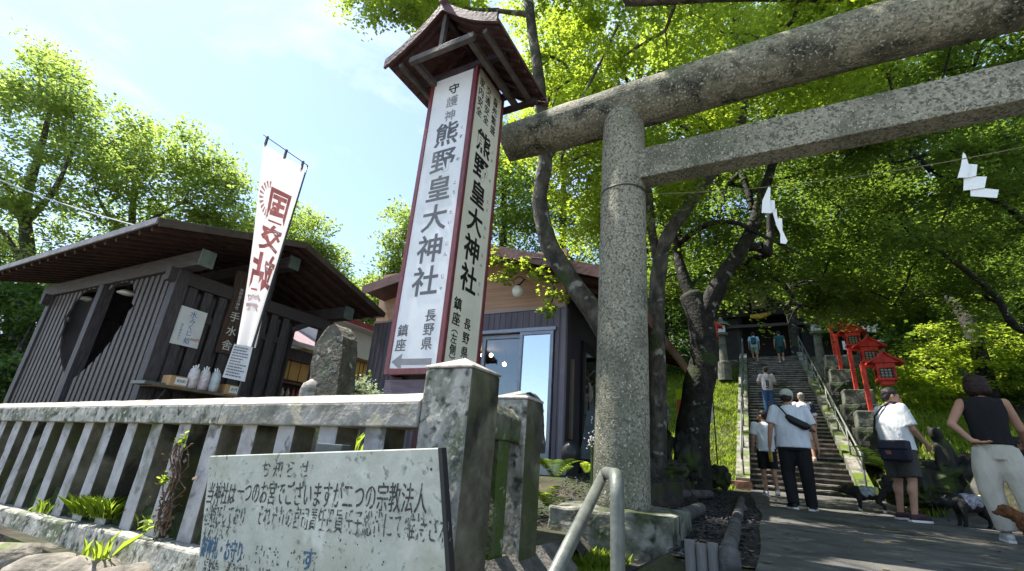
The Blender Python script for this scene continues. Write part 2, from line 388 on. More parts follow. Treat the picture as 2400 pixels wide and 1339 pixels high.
def stair_rail(x, label, y0, y1, n, off=.22):
    t = thing('stair_handrail', label, 'handrail', (x, y0, ZP), group='metal handrails beside the stone steps')
    zz = lambda y: ZP + SLOPE * (y - Y0) + off
    m = MB(); m.tube([(x, y0 - .1, zz(y0) + .5), (x, y0, zz(y0) + .85), (x, y1, zz(y1) + .85)], .026, 8); m.build('top_rail', METAL, t, smooth=True)
    MB().tube([(x, y0, zz(y0) + .45), (x, y1, zz(y1) + .45)], .018, 8).build('lower_rail', METAL, t, smooth=True)
    for i in range(n):
        y = y0 + (y1 - y0) * i / (n - 1); MB().tube([(x, y, zz(y) - .3), (x, y, zz(y) + .85)], .022, 8).build('post', METAL, t, smooth=True)
stair_rail(1.9, 'grey steel tube handrail on the lantern side of the long stone steps', Y0 - .15, Y1, 9)
stair_rail(-.6, 'grey steel tube handrail on the grassy side of the long stone steps', Y0, Y1, 9)

# ------------------------------------------------------------------ stone fence
ALGAE_SHADE = M('algae_shade_stone', [(.06, .056, .038), (.12, .112, .08), (.18, .168, .125)], scale=6, bump=.5, spots=[((.16, .16, .09), 7, .62, .66), ((.02, .02, .014), 3, .5, .64), ((.05, .06, .02), 2, .5, .66)])  # part algae, part painted shade for the right-hand faces
def algae_shade_side(o):
    me = o.data; me.materials.append(ALGAE_SHADE)
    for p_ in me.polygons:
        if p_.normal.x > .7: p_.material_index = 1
fe = thing('stone_fence', 'weathered granite picket fence with square capped corner post and thick top rail', 'fence', (-1.43, 1.8, .8))
def post_mb(x0, y0, w, d, zb, zt, cap):
    m = MB().box((x0, y0, zb), (x0 + w, y0 + d, zt)); return m
def cap_mb(x0, y0, w, d, zt, cap):
    e = .004; a, b, c, d_ = (x0 - e, y0 - e, zt), (x0 + w + e, y0 - e, zt), (x0 + w + e, y0 + d + e, zt), (x0 - e, y0 + d + e, zt)
    z2 = zt + .012; up = [(p[0], p[1], z2) for p in (a, b, c, d_)]
    m = MB().add([a, b, c, d_] + up + [(x0 + w / 2, y0 + d / 2, zt + cap)], [(3, 2, 1, 0), (0, 1, 5, 4), (1, 2, 6, 5), (2, 3, 7, 6), (3, 0, 4, 7), (4, 5, 8), (5, 6, 8), (6, 7, 8), (7, 4, 8)])
    return m
PX = ay(1108, 858, 1.8).x; PW = .27
CAPM = M('bare_cap_stone', [(.22, .195, .17), (.34, .31, .28), (.4, .37, .34)], scale=12, bump=.4, spots=[((.14, .14, .11), 6, .58, .68)])
o = post_mb(PX - PW, 1.8, PW, PW, -.05, 1.925, .1).build('corner_post', STONE, fe, bevel=.012); rough_mesh(o, .003, 7, .06); algae_shade_side(o)
cap_mb(PX - PW, 1.8, PW, PW, 1.925, .075).build('post_cap', CAPM, o, bevel=.006)
def rz_(x): return 1.763 + (x + 1.44) * .0235
x1 = PX - PW; xL = -9.5
segs = [(x1, -2.98), (-2.98, -4.55), (-4.55, -6.4), (-6.4, -8.0), (-8.0, xL)]
for i, (a, b) in enumerate(segs):
    m = MB(); ya, yb = 1.79, 2.0
    pr_ = []
    for x in (a - .002, b + .002):
        z = rz_(x); pr_.append([(x, ya, z - .115), (x, yb, z - .115), (x, yb, z - .015), (x, yb - .055, z + .045), (x, ya + .055, z + .045), (x, ya, z)])
    m.add(pr_[0] + pr_[1], [(0, 1, 2, 3, 4, 5), (11, 10, 9, 8, 7, 6)] + [(k, k + 6, (k + 1) % 6 + 6, (k + 1) % 6) for k in range(6)])
    o = m.build('top_rail', STONE if i else M('lichen_stone', [(.14, .135, .11), (.26, .25, .22), (.34, .32, .29)], scale=9, bump=.5, spots=[((.4, .36, .27), 5, .57, .61), ((.1, .105, .075), 3, .55, .68)]), fe, bevel=.008); rough_mesh(o, .004, 8, .07)
    m = MB(); q1, q2 = [], []
    for x, q_ in ((a - .004, q1), (b + .004, q2)):
        z = rz_(x); q_ += [(x, ya + .002, z + .004), (x, ya + .057, z + .05), (x, yb - .053, z + .05), (x, yb - .002, z - .008), (x, yb - .004, z - .014), (x, yb - .06, z + .04), (x, ya + .06, z + .04), (x, ya + .004, z - .006)]
    m.add(q1 + q2, [tuple(range(8)), tuple(range(15, 7, -1))] + [(k, k + 8, (k + 1) % 8 + 8, (k + 1) % 8) for k in range(8)])
    rough_mesh(m.build('sunlit_rail_strip', M('rail_top_sun_tone', [(.22, .195, .17), (.34, .305, .27), (.4, .365, .33)], scale=8, bump=.35, spots=[((.2, .19, .15), 5, .6, .7)]), fe), .003, 8, .09)  # thin strip over bare rail stone, its pale tone painting the sun
BAL = M('baluster_stone', [(.25, .24, .235), (.36, .35, .35), (.44, .43, .43)], scale=8, bump=.35, spots=[((.1, .11, .06), 2.4, .58, .7), ((.14, .13, .12), 11, .58, .7)])
def curbz(x): return .955 + (x + 2.9) * .026
xb = -1.66
while xb > xL + .3:
    m = MB().box((xb - .142, 1.835, curbz(xb) - .05), (xb, 1.985, rz_(xb) - .1)); o = m.build('baluster', BAL, fe, bevel=.008); rough_mesh(o, .006, 5, .12); tx_ = o.data; [setattr(v_, 'co', v_.co + Vector((mnoise.noise(Vector((xb * 9, 0, 1))) * .012, mnoise.noise(Vector((xb * 5, 3, 1))) * .01, 0))) for v_ in tx_.vertices]; algae_shade_side(o)
    xb -= .333
m = MB(); a, b = x1, xL
m.hexa([(b, 1.72, curbz(b) - .17), (a, 1.72, curbz(a) - .17), (a, 2.05, curbz(a) - .17), (b, 2.05, curbz(b) - .17), (b, 1.74, curbz(b)), (a, 1.74, curbz(a)), (a, 2.04, curbz(a)), (b, 2.04, curbz(b))])
o = m.build('curb', STONE, fe, bevel=.015); rough_mesh(o, .012, 4, .15)
# return side towards the torii
xr = PX
m = MB(); z = 1.78
prs = []
for y in (1.8 + PW + .002, 2.4):
    zz = z - (y - 2.05) * .02; prs.append([(xr - .215, y, zz - .15), (xr - .03, y, zz - .15), (xr - .03, y, zz - .03), (xr - .085, y, zz + .03), (xr - .16, y, zz + .03), (xr - .215, y, zz - .03)])
m.add(prs[0] + prs[1], [(0, 1, 2, 3, 4, 5), (11, 10, 9, 8, 7, 6)] + [(k, k + 6, (k + 1) % 6 + 6, (k + 1) % 6) for k in range(6)])
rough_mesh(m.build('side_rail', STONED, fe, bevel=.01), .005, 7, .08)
o = post_mb(xr - .215, 2.4, .215, .215, .3, 1.862, .1).build('side_post', STONE, fe, bevel=.01); rough_mesh(o, .003, 9, .08); algae_shade_side(o)
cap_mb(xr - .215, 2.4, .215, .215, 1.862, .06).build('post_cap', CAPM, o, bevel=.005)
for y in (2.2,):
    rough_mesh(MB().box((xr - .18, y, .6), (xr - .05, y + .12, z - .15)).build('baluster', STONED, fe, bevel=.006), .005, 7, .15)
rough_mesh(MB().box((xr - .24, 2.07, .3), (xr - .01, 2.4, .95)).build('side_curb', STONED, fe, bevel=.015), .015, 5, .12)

# rough retaining wall below the curb
rw = thing('rubble_wall', 'low wall of rounded mossy field stones under the granite fence', 'retaining wall', (-4, 1.5, 0))
RUB = M('field_stone', [(.07, .062, .05), (.18, .16, .13), (.32, .285, .235)], scale=6, bump=.9, bscale=16, bdist=.03, spots=[((.1, .14, .03), 2.2, .55, .66), ((.06, .05, .04), 6, .58, .7)])
m = MB(); x = -1.9
while x > -8.6:
    wd = random.uniform(.28, .5)
    for zc, yo in ((.63, .04), (.36, -.05), (.1, -.12)):
        s_ = random.uniform(.9, 1.15); k0 = len(m.v)
        m.ell((x - wd / 2 + random.uniform(-.06, .06), 1.56 + yo, zc + (x + 3) * .018 + random.uniform(-.03, .03)), (wd * .56 * s_, .27, .19), n=14, m=9)
        for i in range(k0, len(m.v)):
            v = Vector(m.v[i]); q = mnoise.noise_vector(v * 3.1) * .07 + mnoise.noise_vector(v * 9) * .025; m.v[i] = tuple(v + q)
    x -= wd
m.build('stones', RUB, rw, smooth=True)
MB().box((-9, 1.62, -.1), (-1.75, 1.84, .79)).build('earth_fill', GROUND, rw)

# ------------------------------------------------------------------ notice board
BOARD = M('weathered_board_paint', [(.31, .33, .285), (.42, .435, .385), (.48, .485, .44)], scale=2.4, rough=.7, bump=.15, bscale=30, dist=.6,
          spots=[((.30, .31, .24), 2.4, .48, .68), ((.5, .52, .47), 4.5, .57, .66), ((.18, .2, .17), 26, .6, .68)])
bl = ay(492, 1069, 1.47); br = ay(1030, 1050, 1.33)
bx = (br - bl); bx.z = 0; W_b = bx.length; bx.normalize()
zt_ = (bl.z + br.z) / 2; 
by = Vector((-bx.y, bx.x, 0)); bup = (Vector((0, 0, 1)) + by * .03).normalized()
bsl = (br - bl).normalized()
dbl, dbr = (bl - EYE).dot(W_), (br - EYE).dot(W_); k_ = 540 / 590
lowl, lowr = ad(463, 1339, dbl * k_), ad(1044, 1339, dbr * k_)
bup = ((bl - lowl) + (br - lowr)).normalized(); bup = (bup - bsl * bup.dot(bsl) + bsl * (bup.dot(bsl))).normalized()
by = bup.cross(bsl).normalized()
if by.y < 0: by = -by
nb = thing('notice_board', 'peeling pale green notice board with handwritten Japanese text in front of the stone fence', 'notice board', (bl.x + .6, bl.y, 0))
H_b = .95
def bp(u, v, n=0): return bl + bsl * (u * W_b) - bup * (v * H_b) - by * n
m = MB(); T = .02
m.hexa([bp(0, 1), bp(1, 1), bp(1, 1, -T), bp(0, 1, -T), bp(0, 0), bp(1, 0), bp(1, 0, -T), bp(0, 0, -T)]); m.build('panel', BOARD, nb, bevel=.004)
edge = flat('black_board_edge', (.02, .02, .022), rough=.5)
m = MB(); m.hexa([bp(1.0, 1, .004) + bsl * .001, bp(1, 1, .004) + bsl * .017, bp(1, 1, -T) + bsl * .017, bp(1, 1, -T) + bsl * .001, bp(1, 0, .004) + bsl * .001, bp(1, 0, .004) + bsl * .017, bp(1, 0, -T) + bsl * .017, bp(1, 0, -T) + bsl * .001]); m.build('side_trim', edge, nb)
for u in (.12, .88):
    p = bp(u, 0, -T - .03); MB().box((p.x - .03, p.y - .0, -.02), (p.x + .03, p.y + .05, p.z - .06)).build('leg', METAL, nb)
p = ay(770, 1047, 1.52); MB().box((p.x - .08, p.y, p.z - .08), (p.x + .08, p.y + .05, p.z + .012)).build('clamp', flat('dark_clamp', (.07, .08, .08), rough=.4), nb, bevel=.004)
WK = wornM('flaking_black_brush', (.03, .03, .035), 40, .36, .52); WF = wornM('flaking_grey_brush', (.05, .055, .06), 34, .44, .58); WB = wornM('flaking_blue_brush', (.03, .1, .2), 26, .36, .54)
WF2 = wornM('nearly_gone_brush', (.06, .065, .07), 40, .52, .6)
def bt(s, u, v, size, mat, align='LEFT', sx=1, off=.006):
    text(s, bp(u, v, .002), size, bsl, bup, mat, nb, offset=off, align=align, sx=sx, extrude=.0004, shear=.12)
bt('お 知 ら せ', .42, .072, .075, WF, 'CENTER', off=.008, sx=.95)
bt('当神社は', .01, .183, .10, WK, sx=.62, off=.004); bt('一つのお宮でございますが二つの宗教法人', .185, .172, .10, WK, sx=.60, off=.002)
bt('が顕在しており', .01, .272, .088, WF, sx=.56, off=.01); bt('それぞれの宮司責任役員氏子総代にて維持され', .30, .262, .088, WF, sx=.575, off=.002)
bt('ております', .01, .345, .08, WF, sx=.58, off=.008); bt('御神札・お守り', .01, .418, .09, WB, sx=.55, off=.014); bt('も　それぞれ　ございま', .225, .414, .078, WF2, sx=.62); bt('す', .515, .405, .085, WB, off=.01)
bt('長野県　熊野神社　社務所', .03, .50, .08, WF, sx=.6); bt('群馬県　側', .62, .50, .08, WF2, sx=.6)
m = MB()
for _ in range(26):
    u = random.uniform(.6, .86); v = random.uniform(.29, .5); c = bp(u, v, .001); r = random.uniform(.002, .0042)
    m.add([c + bsl * r * math.cos(a) + bup * r * math.sin(a) for a in [k * math.pi / 4 for k in range(8)]], [tuple(range(8))])
for (u, v) in ((.975, .07), (.012, .06), (.985, .5)):
    c = bp(u, v, .0012); m.add([c + bsl * .005 * math.cos(a) + bup * .005 * math.sin(a) for a in [k * math.pi / 4 for k in range(8)]], [tuple(range(8))])
m.build('stain_spots', flat('black_spots', (.03, .035, .03)), nb)

# ------------------------------------------------------------------ tall shrine sign
sg = thing('sign_tower', 'tall white lantern-shaped sign tower with maroon frame, black brush characters and small gabled roof', 'sign', (-2.27, 2.95, 1.05))
sx0, sx1, sy0, sy1, sz0, sz1 = -2.555, -2.03, 2.7, 3.225, 2.07, 5.0
MB().box((sx0 + .02, sy0 + .02, sz0 + .01), (sx1 - .02, sy1 - .02, sz1 - .01)).build('core', DWOOD, sg)
fr = .035
def frame_panel(nm, a, b, axis, pm):
    m = MB(); m.box(a, b); return m.build(nm, pm, sg)
MB().box((sx0 + fr, sy0 + .006, sz0 + .05), (sx1 - fr, sy0 + .022, sz1 - .03)).build('front_panel', PANEL, sg)
MB().box((sx1 - .022, sy0 + fr, sz0 + .05), (sx1 - .006, sy1 - fr, sz1 - .03)).build('side_panel', PANEL_LEAFLIT, sg)
MB().box((sx0 + .006, sy0 + fr, sz0 + .05), (sx0 + .022, sy1 - fr, sz1 - .03)).build('side_panel', PANEL, sg)
MB().box((sx0 + fr, sy1 - .022, sz0 + .05), (sx1 - fr, sy1 - .006, sz1 - .03)).build('rear_panel', PANEL, sg)
for (x, y) in ((sx0, sy0), (sx1 - fr - .005, sy0), (sx0, sy1 - fr - .005), (sx1 - fr - .005, sy1 - fr - .005)):
    MB().box((x - .002, y - .002, sz0), (x + fr + .007, y + fr + .007, sz1)).build('frame_stile', REDF, sg, bevel=.005)
MB().box((sx1 - .012, sy0 - .012, sz0 - .005), (sx1 + .012, sy0 + .012, sz1)).build('corner_bead', REDF, sg, bevel=.004)
for (a, b, c, d) in ((sx0 + fr, sy0, sx1 - fr, sy0 + .028), (sx0 + fr, sy1 - .028, sx1 - fr, sy1)):
    for (z0, z1) in ((sz0, sz0 + .05), (sz1 - .03, sz1)): MB().box((a, b, z0), (c, d, z1)).build('frame_rail', REDF, sg, bevel=.004)
for x in (sx0, sx1 - .028):
    for (z0, z1) in ((sz0, sz0 + .05), (sz1 - .03, sz1)): MB().box((x, sy0 + fr, z0), (x + .028, sy1 - fr, z1)).build('frame_rail', REDF, sg, bevel=.004)
# mauve skirt board below the lettered box
SK = M('mauve_board', [(.1, .075, .095), (.17, .13, .155)], scale=6, rough=.6, bump=.15, stretch=(1, 1, 8))
MB().box((sx0 - .02, sy0 + .05, 1.75), (sx1 - .12, sy0 + .09, sz0 - .03)).build('skirt_board', SK, sg)
MB().box((sx1 - .14, sy0 + .04, 1.0), (sx1 - .06, sy0 + .12, sz0 - .0)).build('leg', flat('dark_maroon_post', (.06, .02, .025)), sg)
for (x, y) in ((sx0 + .02, sy0 + .1), (sx0 + .02, sy1 - .1), (sx1 - .1, sy1 - .1)): MB().box((x, y, 1.0), (x + .08, y + .08, sz0)).build('leg', flat('dark_maroon_post', (.06, .02, .025)), sg)
XR, UPZ = (1, 0, 0), (0, 0, 1); yF = sy0 + .004
cx_ = -2.285
for ch, z, mt, s_ in (('守', 4.75, INK, .125), ('護', 4.6, INKF, .135), ('神', 4.44, INKF, .125)): text(ch, (cx_ + .01, yF, z), s_, XR, UPZ, mt, sg, offset=.003 if ch == '護' else .012)
for i, ch in enumerate('熊野皇大神社'):
    text(ch, (cx_, yF, 4.225 - i * .286), .268, XR, UPZ, INKG, sg, offset=.014)
    text(['くま', 'の', 'こう', 'たい', 'じん', 'じゃ'][i], (cx_ + .165, yF, 4.215 - i * .286), .04, XR, UPZ, INKF, sg, offset=.0, vertical=True, line=2.4)
text('長野県', (-2.185, yF, 2.405), .105, XR, UPZ, INKG, sg, offset=.01, vertical=True, line=1.05)
text('鎮座', (-2.435, yF, 2.35), .105, XR, UPZ, INKG, sg, offset=.01, vertical=True, line=1.1)
m = MB(); za = 2.17
poly = [(-2.50, za), (-2.405, za + .062), (-2.41, za + .022), (-2.12, za + .018), (-2.12, za - .03), (-2.405, za - .026), (-2.40, za - .066)]
m.prism(poly, yF - .001, yF + .003); m.build('arrow', flat('grey_arrow_paint', (.24, .24, .25)), sg)
YR = (0, 1, 0); xF = sx1 - .004
for s_, y, z in (('家内安全', 2.815, 4.66), ('交通安全', 2.935, 4.66), ('商売繁盛', 3.07, 4.64)): text(s_, (xF, y, z), .105, YR, UPZ, INK, sg, offset=.003, vertical=True, line=1.06, sx=.9)
for i, ch in enumerate('熊野皇大神社'):
    text(ch, (xF, 2.945, 4.215 - i * .268), .25, YR, UPZ, INK, sg, offset=.022, sx=.98)
    text(['くま', 'の', 'こう', 'たい', 'じん', 'じゃ'][i], (xF, 3.11, 4.2 - i * .268), .038, YR, UPZ, INKF, sg, vertical=True, line=2.4)
text('鎮座', (xF, 2.835, 2.575), .11, YR, UPZ, INK, sg, offset=.012, vertical=True, line=1.12)
text('︵左側︶', (xF, 2.835, 2.315), .085, YR, UPZ, INK, sg, offset=.008, vertical=True, line=1.0)
text('長野県', (xF, 2.995, 2.40), .1, YR, UPZ, INK, sg, offset=.01, vertical=True, line=1.15)
# roof of the sign: gable, ridge along y, concave slopes
rf_y0, rf_y1 = 2.35, 3.37; rcx = -2.22; hw = .6; zr, zev = 5.37, 4.93
def roofz(t): return zev + (zr - zev) * (1 - t) - .045 * math.sin(math.pi * t)
m = MB(); K = 8
for (y) in (rf_y0, rf_y1):
    for s_ in (-1, 1):
        pass
rows = []
for y in (rf_y0, rf_y1):
    top = [(rcx + hw * (k / K), y, roofz(abs(k / K)) + .035) for k in range(-K, K + 1)]
    bot = [(rcx + hw * (k / K), y, roofz(abs(k / K))) for k in range(-K, K + 1)]
    rows.append(top + bot)
n1 = 2 * K + 1; vv = rows[0] + rows[1]; ff = []
for k in range(n1 - 1):
    ff += [(k, k + 1, k + 1 + 2 * n1, k + 2 * n1), (n1 + k, n1 + k + 2 * n1, n1 + k + 1 + 2 * n1, n1 + k + 1), (k, k + n1, k + 1 + n1, k + 1), (k + 2 * n1, k + 1 + 2 * n1, k + 1 + 3 * n1, k + 3 * n1)]
ff += [(0, 2 * n1, 3 * n1, n1), (n1 - 1, 2 * n1 - 1, 4 * n1 - 1, 3 * n1 - 1)]
m.add(vv, ff); m.build('roof', BROOF, sg)
for s_ in (-1, 1):   # curved bargeboards
    for y in (rf_y0 - .03, rf_y1 + .002):
        m = MB(); a = [(rcx + s_ * (hw + .01) * k / K, roofz(k / K) + .05) for k in range(K + 1)]; b = [(x_, z_ - .10) for x_, z_ in a][::-1]
        m.prism(a + b, y, y + .026); m.build('bargeboard', BROOF, sg)
MB().tube([(rcx, rf_y0 - .05, zr + .06), (rcx, rf_y1 + .05, zr + .06)], .038, 10).build('ridge_cap', BROOF, sg, smooth=True)
for k in range(8):
    y = rf_y0 + .06 + k * (rf_y1 - rf_y0 - .12) / 7
    for s_ in (-1, 1):
        m = MB(); pts = [(rcx + s_ * hw * t, y, roofz(t) - .02) for t in (.02, .3, .6, .97)]
        for i in range(3): m.beam(pts[i], pts[i + 1], .03, .03)
        m.build('rafter', RAFT, sg)
DB = M('dark_maroon_timber', [(.02, .012, .014), (.05, .03, .034)], scale=8, rough=.5, bump=.2)
GB = M('grey_timber', [(.045, .038, .036), (.11, .095, .088)], scale=8, rough=.6, bump=.2)
MB().box((rcx - .34, rf_y0 + .01, zev - .06), (rcx + .36, rf_y0 + .06, zev + .0)).build('tie_beam', GB, sg, bevel=.004)
MB().box((rcx - .02, rf_y0 + .02, zev + .003), (rcx + .02, rf_y0 + .06, zr - .05)).build('king_post', GB, sg)
for x, z in ((rcx - .3, zev - .03), (rcx + .3, zev - .03)):
    MB().box((x - .025, rf_y0 + .062, z - .03), (x + .025, rf_y1 - .06, z + .03)).build('eave_beam', GB, sg)
for x in (rcx - .46, rcx + .46): MB().box((x - .02, rf_y0 + .03, zev - .045), (x + .02, rf_y1 - .03, zev - .005)).build('purlin', GB, sg)
MB().box((rcx - .025, rf_y0 + .06, zr - .1), (rcx + .025, rf_y1 - .06, zr - .045)).build('ridge_beam', DB, sg)
MB().box((rcx - .45, sy1 + .0, zev - .1), (rcx + .55, sy1 + .05, zev - .05)).build('cross_beam', DB, sg)
for y in (sy0 - .02, sy1 - .08): MB().box((rcx - .5, y, zev - .002), (rcx + .5, y + .05, zev + .05)).build('cross_beam', DB, sg)

# ------------------------------------------------------------------ torii
to = thing('torii_gate', 'weathered granite torii with lichen-spotted round beam and square tie beam', 'torii gate', (.9, 3.95, 1.1))
TY = 3.95
def pil(xb, lean, mname='pillar'):
    m = MB(); n = 26; pts = []; rs = []
    for i in range(n):
        t = i / (n - 1); z = 1.15 + t * 3.85; pts.append((xb + lean * t, TY, z)); r = .224 - .014 * t
        if 1.15 + 3.7 * 0 and 0: pass
        rs.append(r)
    m.tube(pts, rs, 40); o = m.build(mname, GRAN, to, smooth=True); rough_mesh(o, .005, 6); return o
xpl = -1.06; lean = .07
pil(xpl, lean); pil(xpl + 3.98, -lean)
# joint groove ring
for (xb_, l_) in ((xpl, lean), (xpl + 3.98, -lean)):
    zj = 4.03; t = (zj - 1.15) / 3.7; m = MB(); c = (xb_ + l_ * t, TY)
    m.loft([(c[0], c[1], zj - .010, .2165, .2165), (c[0], c[1], zj - .006, .2205, .2205), (c[0], c[1], zj + .006, .2205, .2205), (c[0], c[1], zj + .010, .2165, .2165)], n=40)
    m.build('joint_ring', flat('mortar_joint', (.05, .045, .03)), to, smooth=True)
# kasagi
m = MB(); pts = []; rs = []; xc = xpl + 1.99
for i in range(41):
    u = -1 + 2 * i / 40; x = xc + u * 3.3; uu = 1 - abs(u); pts.append((x, TY, 5.15 - .095 * smoothstep(1.1, 0, uu))); rs.append(.242 - .028 * smoothstep(.25, 0, uu))
m.tube(pts, rs, 36); o = m.build('top_beam', GRANK, to, smooth=True); rough_mesh(o, .008, 4)
es = o.modifiers.new('edge', 'EDGE_SPLIT'); es.split_angle = math.radians(60)
# nuki
MB().box((xpl + .1, TY - .105, 4.135), (xpl + 3.9, TY + .105, 4.465)).build('tie_beam', GRAN, to, bevel=.01)
BASE = M('torii_base_stone', [(.05, .052, .035), (.16, .16, .125), (.33, .325, .27)], scale=8, bump=.7, bscale=25, spots=[((.04, .055, .015), 2.5, .54, .68), ((.03, .03, .022), 9, .56, .66)])
for x in (xpl + .04, xpl + 3.95):
    rough_mesh(MB().box((x - .43, TY - .55, .5), (x + .43, TY + .42, 1.25)).build('base_block', BASE, to, bevel=.02), .02, 4, .1)

sr = thing('sacred_rope', 'thin straw rope strung between the granite torii pillars with white paper streamers', 'rope', (-.8, 3.95, 3.9))
pa = ay(1515, 455, 3.95); pe = Vector((2.78, 3.95, 3.92))
rp_ = [pa.lerp(pe, t) - Vector((0, 0, 4 * .16 * t * (1 - t))) for t in [i / 24 for i in range(25)]]
ROPE = flat('straw_rope', (.16, .15, .09), rough=.9); MB().tube(rp_, .004, 6).build('rope', ROPE, sr, smooth=True)
PAPER = flat('white_paper', (.8, .82, .82), rough=.7, var=.03)
def shide(polys, y, d=.0, nm='paper_streamer'):
    m = MB()
    for i, poly in enumerate(polys):
        q = [ay(px, py, y + d + i * .012) for px, py in poly]; n = len(q)
        m.add(q + [p + Vector((0, .0025, 0)) for p in q], [tuple(range(n)), tuple(range(2 * n - 1, n - 1, -1))] + [(k, k + n, (k + 1) % n + n, (k + 1) % n) for k in range(n)])
    m.build(nm, PAPER, sr)
shide([[(1802, 436), (1806, 440), (1805, 470), (1808, 500), (1785, 499), (1787, 470)], [(1803, 469), (1816, 470), (1816, 490), (1810, 498), (1806, 498)], [(1808, 492), (1820, 489), (1822, 512), (1833, 512), (1834, 540), (1846, 565), (1842, 572), (1829, 570), (1829, 548), (1820, 530), (1813, 505)]], 3.95)
shide([[(2257, 357), (2263, 362), (2272, 390), (2268, 416), (2244, 417), (2252, 390)], [(2266, 384), (2291, 386), (2288, 412), (2262, 418)], [(2259, 414), (2313, 414), (2308, 440), (2258, 447)], [(2274, 438), (2341, 445), (2337, 464), (2275, 460)]], 3.95)

# ------------------------------------------------------------------ foreground handrail
hr = thing('metal_handrail', 'dull grey bent-tube handrail rising beside the steps before the torii base', 'handrail', (-.55, 2.0, .9))
a = ad(1418, 1106, 1.62); b = az(1464, 1117, a.z); near = ad(1240, 1470, .86)
b = Vector((a.x + (b.x - a.x) * .9, b.y if b.y < a.y + .8 else a.y + .5, a.z))
mid = a + (near - a).normalized() * .05; mid2 = a + (b - a).normalized() * .05; dn = b - Vector((0, 0, .05)); b2 = b - (b - a).normalized() * .05
MB().tube([near, near.lerp(a, .5), mid, a.lerp((mid + mid2) / 2, .6), mid2, b2, b2.lerp(dn, .5) + (b - b2) * .25 + Vector((0, 0, .01)), dn, Vector((b.x, b.y, .3))], .0178, 12).build('tube', METAL, hr, smooth=True)
MB().tube([near + Vector((0, 0, 0)), Vector((near.x, near.y, -.1))], .021, 12).build('post', METAL, hr, smooth=True)
#PART2
# ================================================================== PART 2: buildings and furniture
# ------------------------------------------------------------------ purification pavilion (hut)
DWOODL = M('weathered_dark_slats', [(.03, .024, .023), (.068, .055, .053), (.12, .1, .098)], scale=5, rough=.6, bump=.4, stretch=(14, 14, 1), spec=.5)
HX0, HX1, HY0, HY1, HZ0, HZT = -10.85, -6.77, 3.0, 5.65, 1.05, 3.62
hut = thing('wooden_pavilion', 'dark slatted wooden water pavilion with a heart-shaped opening and shallow gabled roof', 'pavilion', (-8.8, 4.3, 1.05))
for (x, y) in ((HX0, HY0), (HX1 - .16, HY0), (HX0, HY1 - .16), (HX1 - .16, HY1 - .16), (-9.05, HY0)):
    MB().box((x, y, HZ0), (x + .16, y + .16, HZT)).build('corner_post' if x != -9.05 else 'middle_post', DWOOD, hut, bevel=.006)
# front slats with heart-shaped cut-out
hcx, hcz = -8.86, 2.74
def heart(x, z):
    u = (x - hcx) / 1.0; v = (z - hcz) / .80
    return (u * u + v * v - .72) ** 3 - u * u * v ** 3 * 1.25 < 0
def hcut(x):
    zs = [HZ0 + .05 + .005 * i for i in range(510)]; zs = [z for z in zs if heart(x, z)]
    return (zs[0], zs[-1]) if zs else None
x = HX0 + .18; zlo, zhi = HZ0 + .05, HZT - .02
while x < HX1 - .2:
    if not (-9.13 < x < -8.87):
        m = MB(); xa_, xb_ = x, x + .088; ca, cb_ = hcut(xa_), hcut(xb_)
        ya, yb = HY0 + .03, HY0 + .055
        def bar(z0a, z1a, z0b, z1b): m.hexa([(xa_, ya, z0a), (xb_, ya, z0b), (xb_, yb, z0b), (xa_, yb, z0a), (xa_, ya, z1a), (xb_, ya, z1b), (xb_, yb, z1b), (xa_, yb, z1a)])
        if ca is None and cb_ is None: bar(zlo, zhi, zlo, zhi)
        else:
            q_ = ca or cb_; mid_ = (q_[0] + q_[1]) / 2; ca = ca or (mid_ - .01, mid_ + .01); cb_ = cb_ or (mid_ - .01, mid_ + .01)
            bar(zlo, ca[0], zlo, cb_[0]); bar(ca[1], zhi, cb_[1], zhi)
        m.build('slat', DWOODL, hut)
    x += .148
MB().box((HX0 + .16, HY0 + .3, HZ0), (hcx - 1.1, HY0 + .32, HZT)).build('inner_backing', DWOOD, hut); MB().box((hcx + 1.1, HY0 + .3, HZ0), (HX1 - .16, HY0 + .32, HZT)).build('inner_backing', DWOOD, hut)  # backing added behind the slats so their gaps stay dark
for z in (1.5, 2.2, 3.1):
    for (a, b) in ((HX0 + .16, hcx - 1.0), (hcx + 1.0, HX1 - .16)):
        MB().box((a, HY0 + .057, z), (b, HY0 + .085, z + .08)).build('slat_rail', DWOODH, hut)
# side slats (gable end), double layer
y = HY0 + .2
k = 0
while y < 4.75:
    MB().box((HX1 - .055, y, HZ0), (HX1 - .03, y + .11, 3.42 + .0 * k)).build('slat', DWOOD, hut)
    MB().box((HX1 - .11, y + .11, HZ0), (HX1 - .088, y + .2, 3.38)).build('slat', DWOOD, hut)
    y += .215; k += 1
for z in (2.05, 3.0): MB().box((HX1 - .086, HY0 + .16, z), (HX1 - .057, 4.8, z + .09)).build('slat_rail', DWOODH, hut)
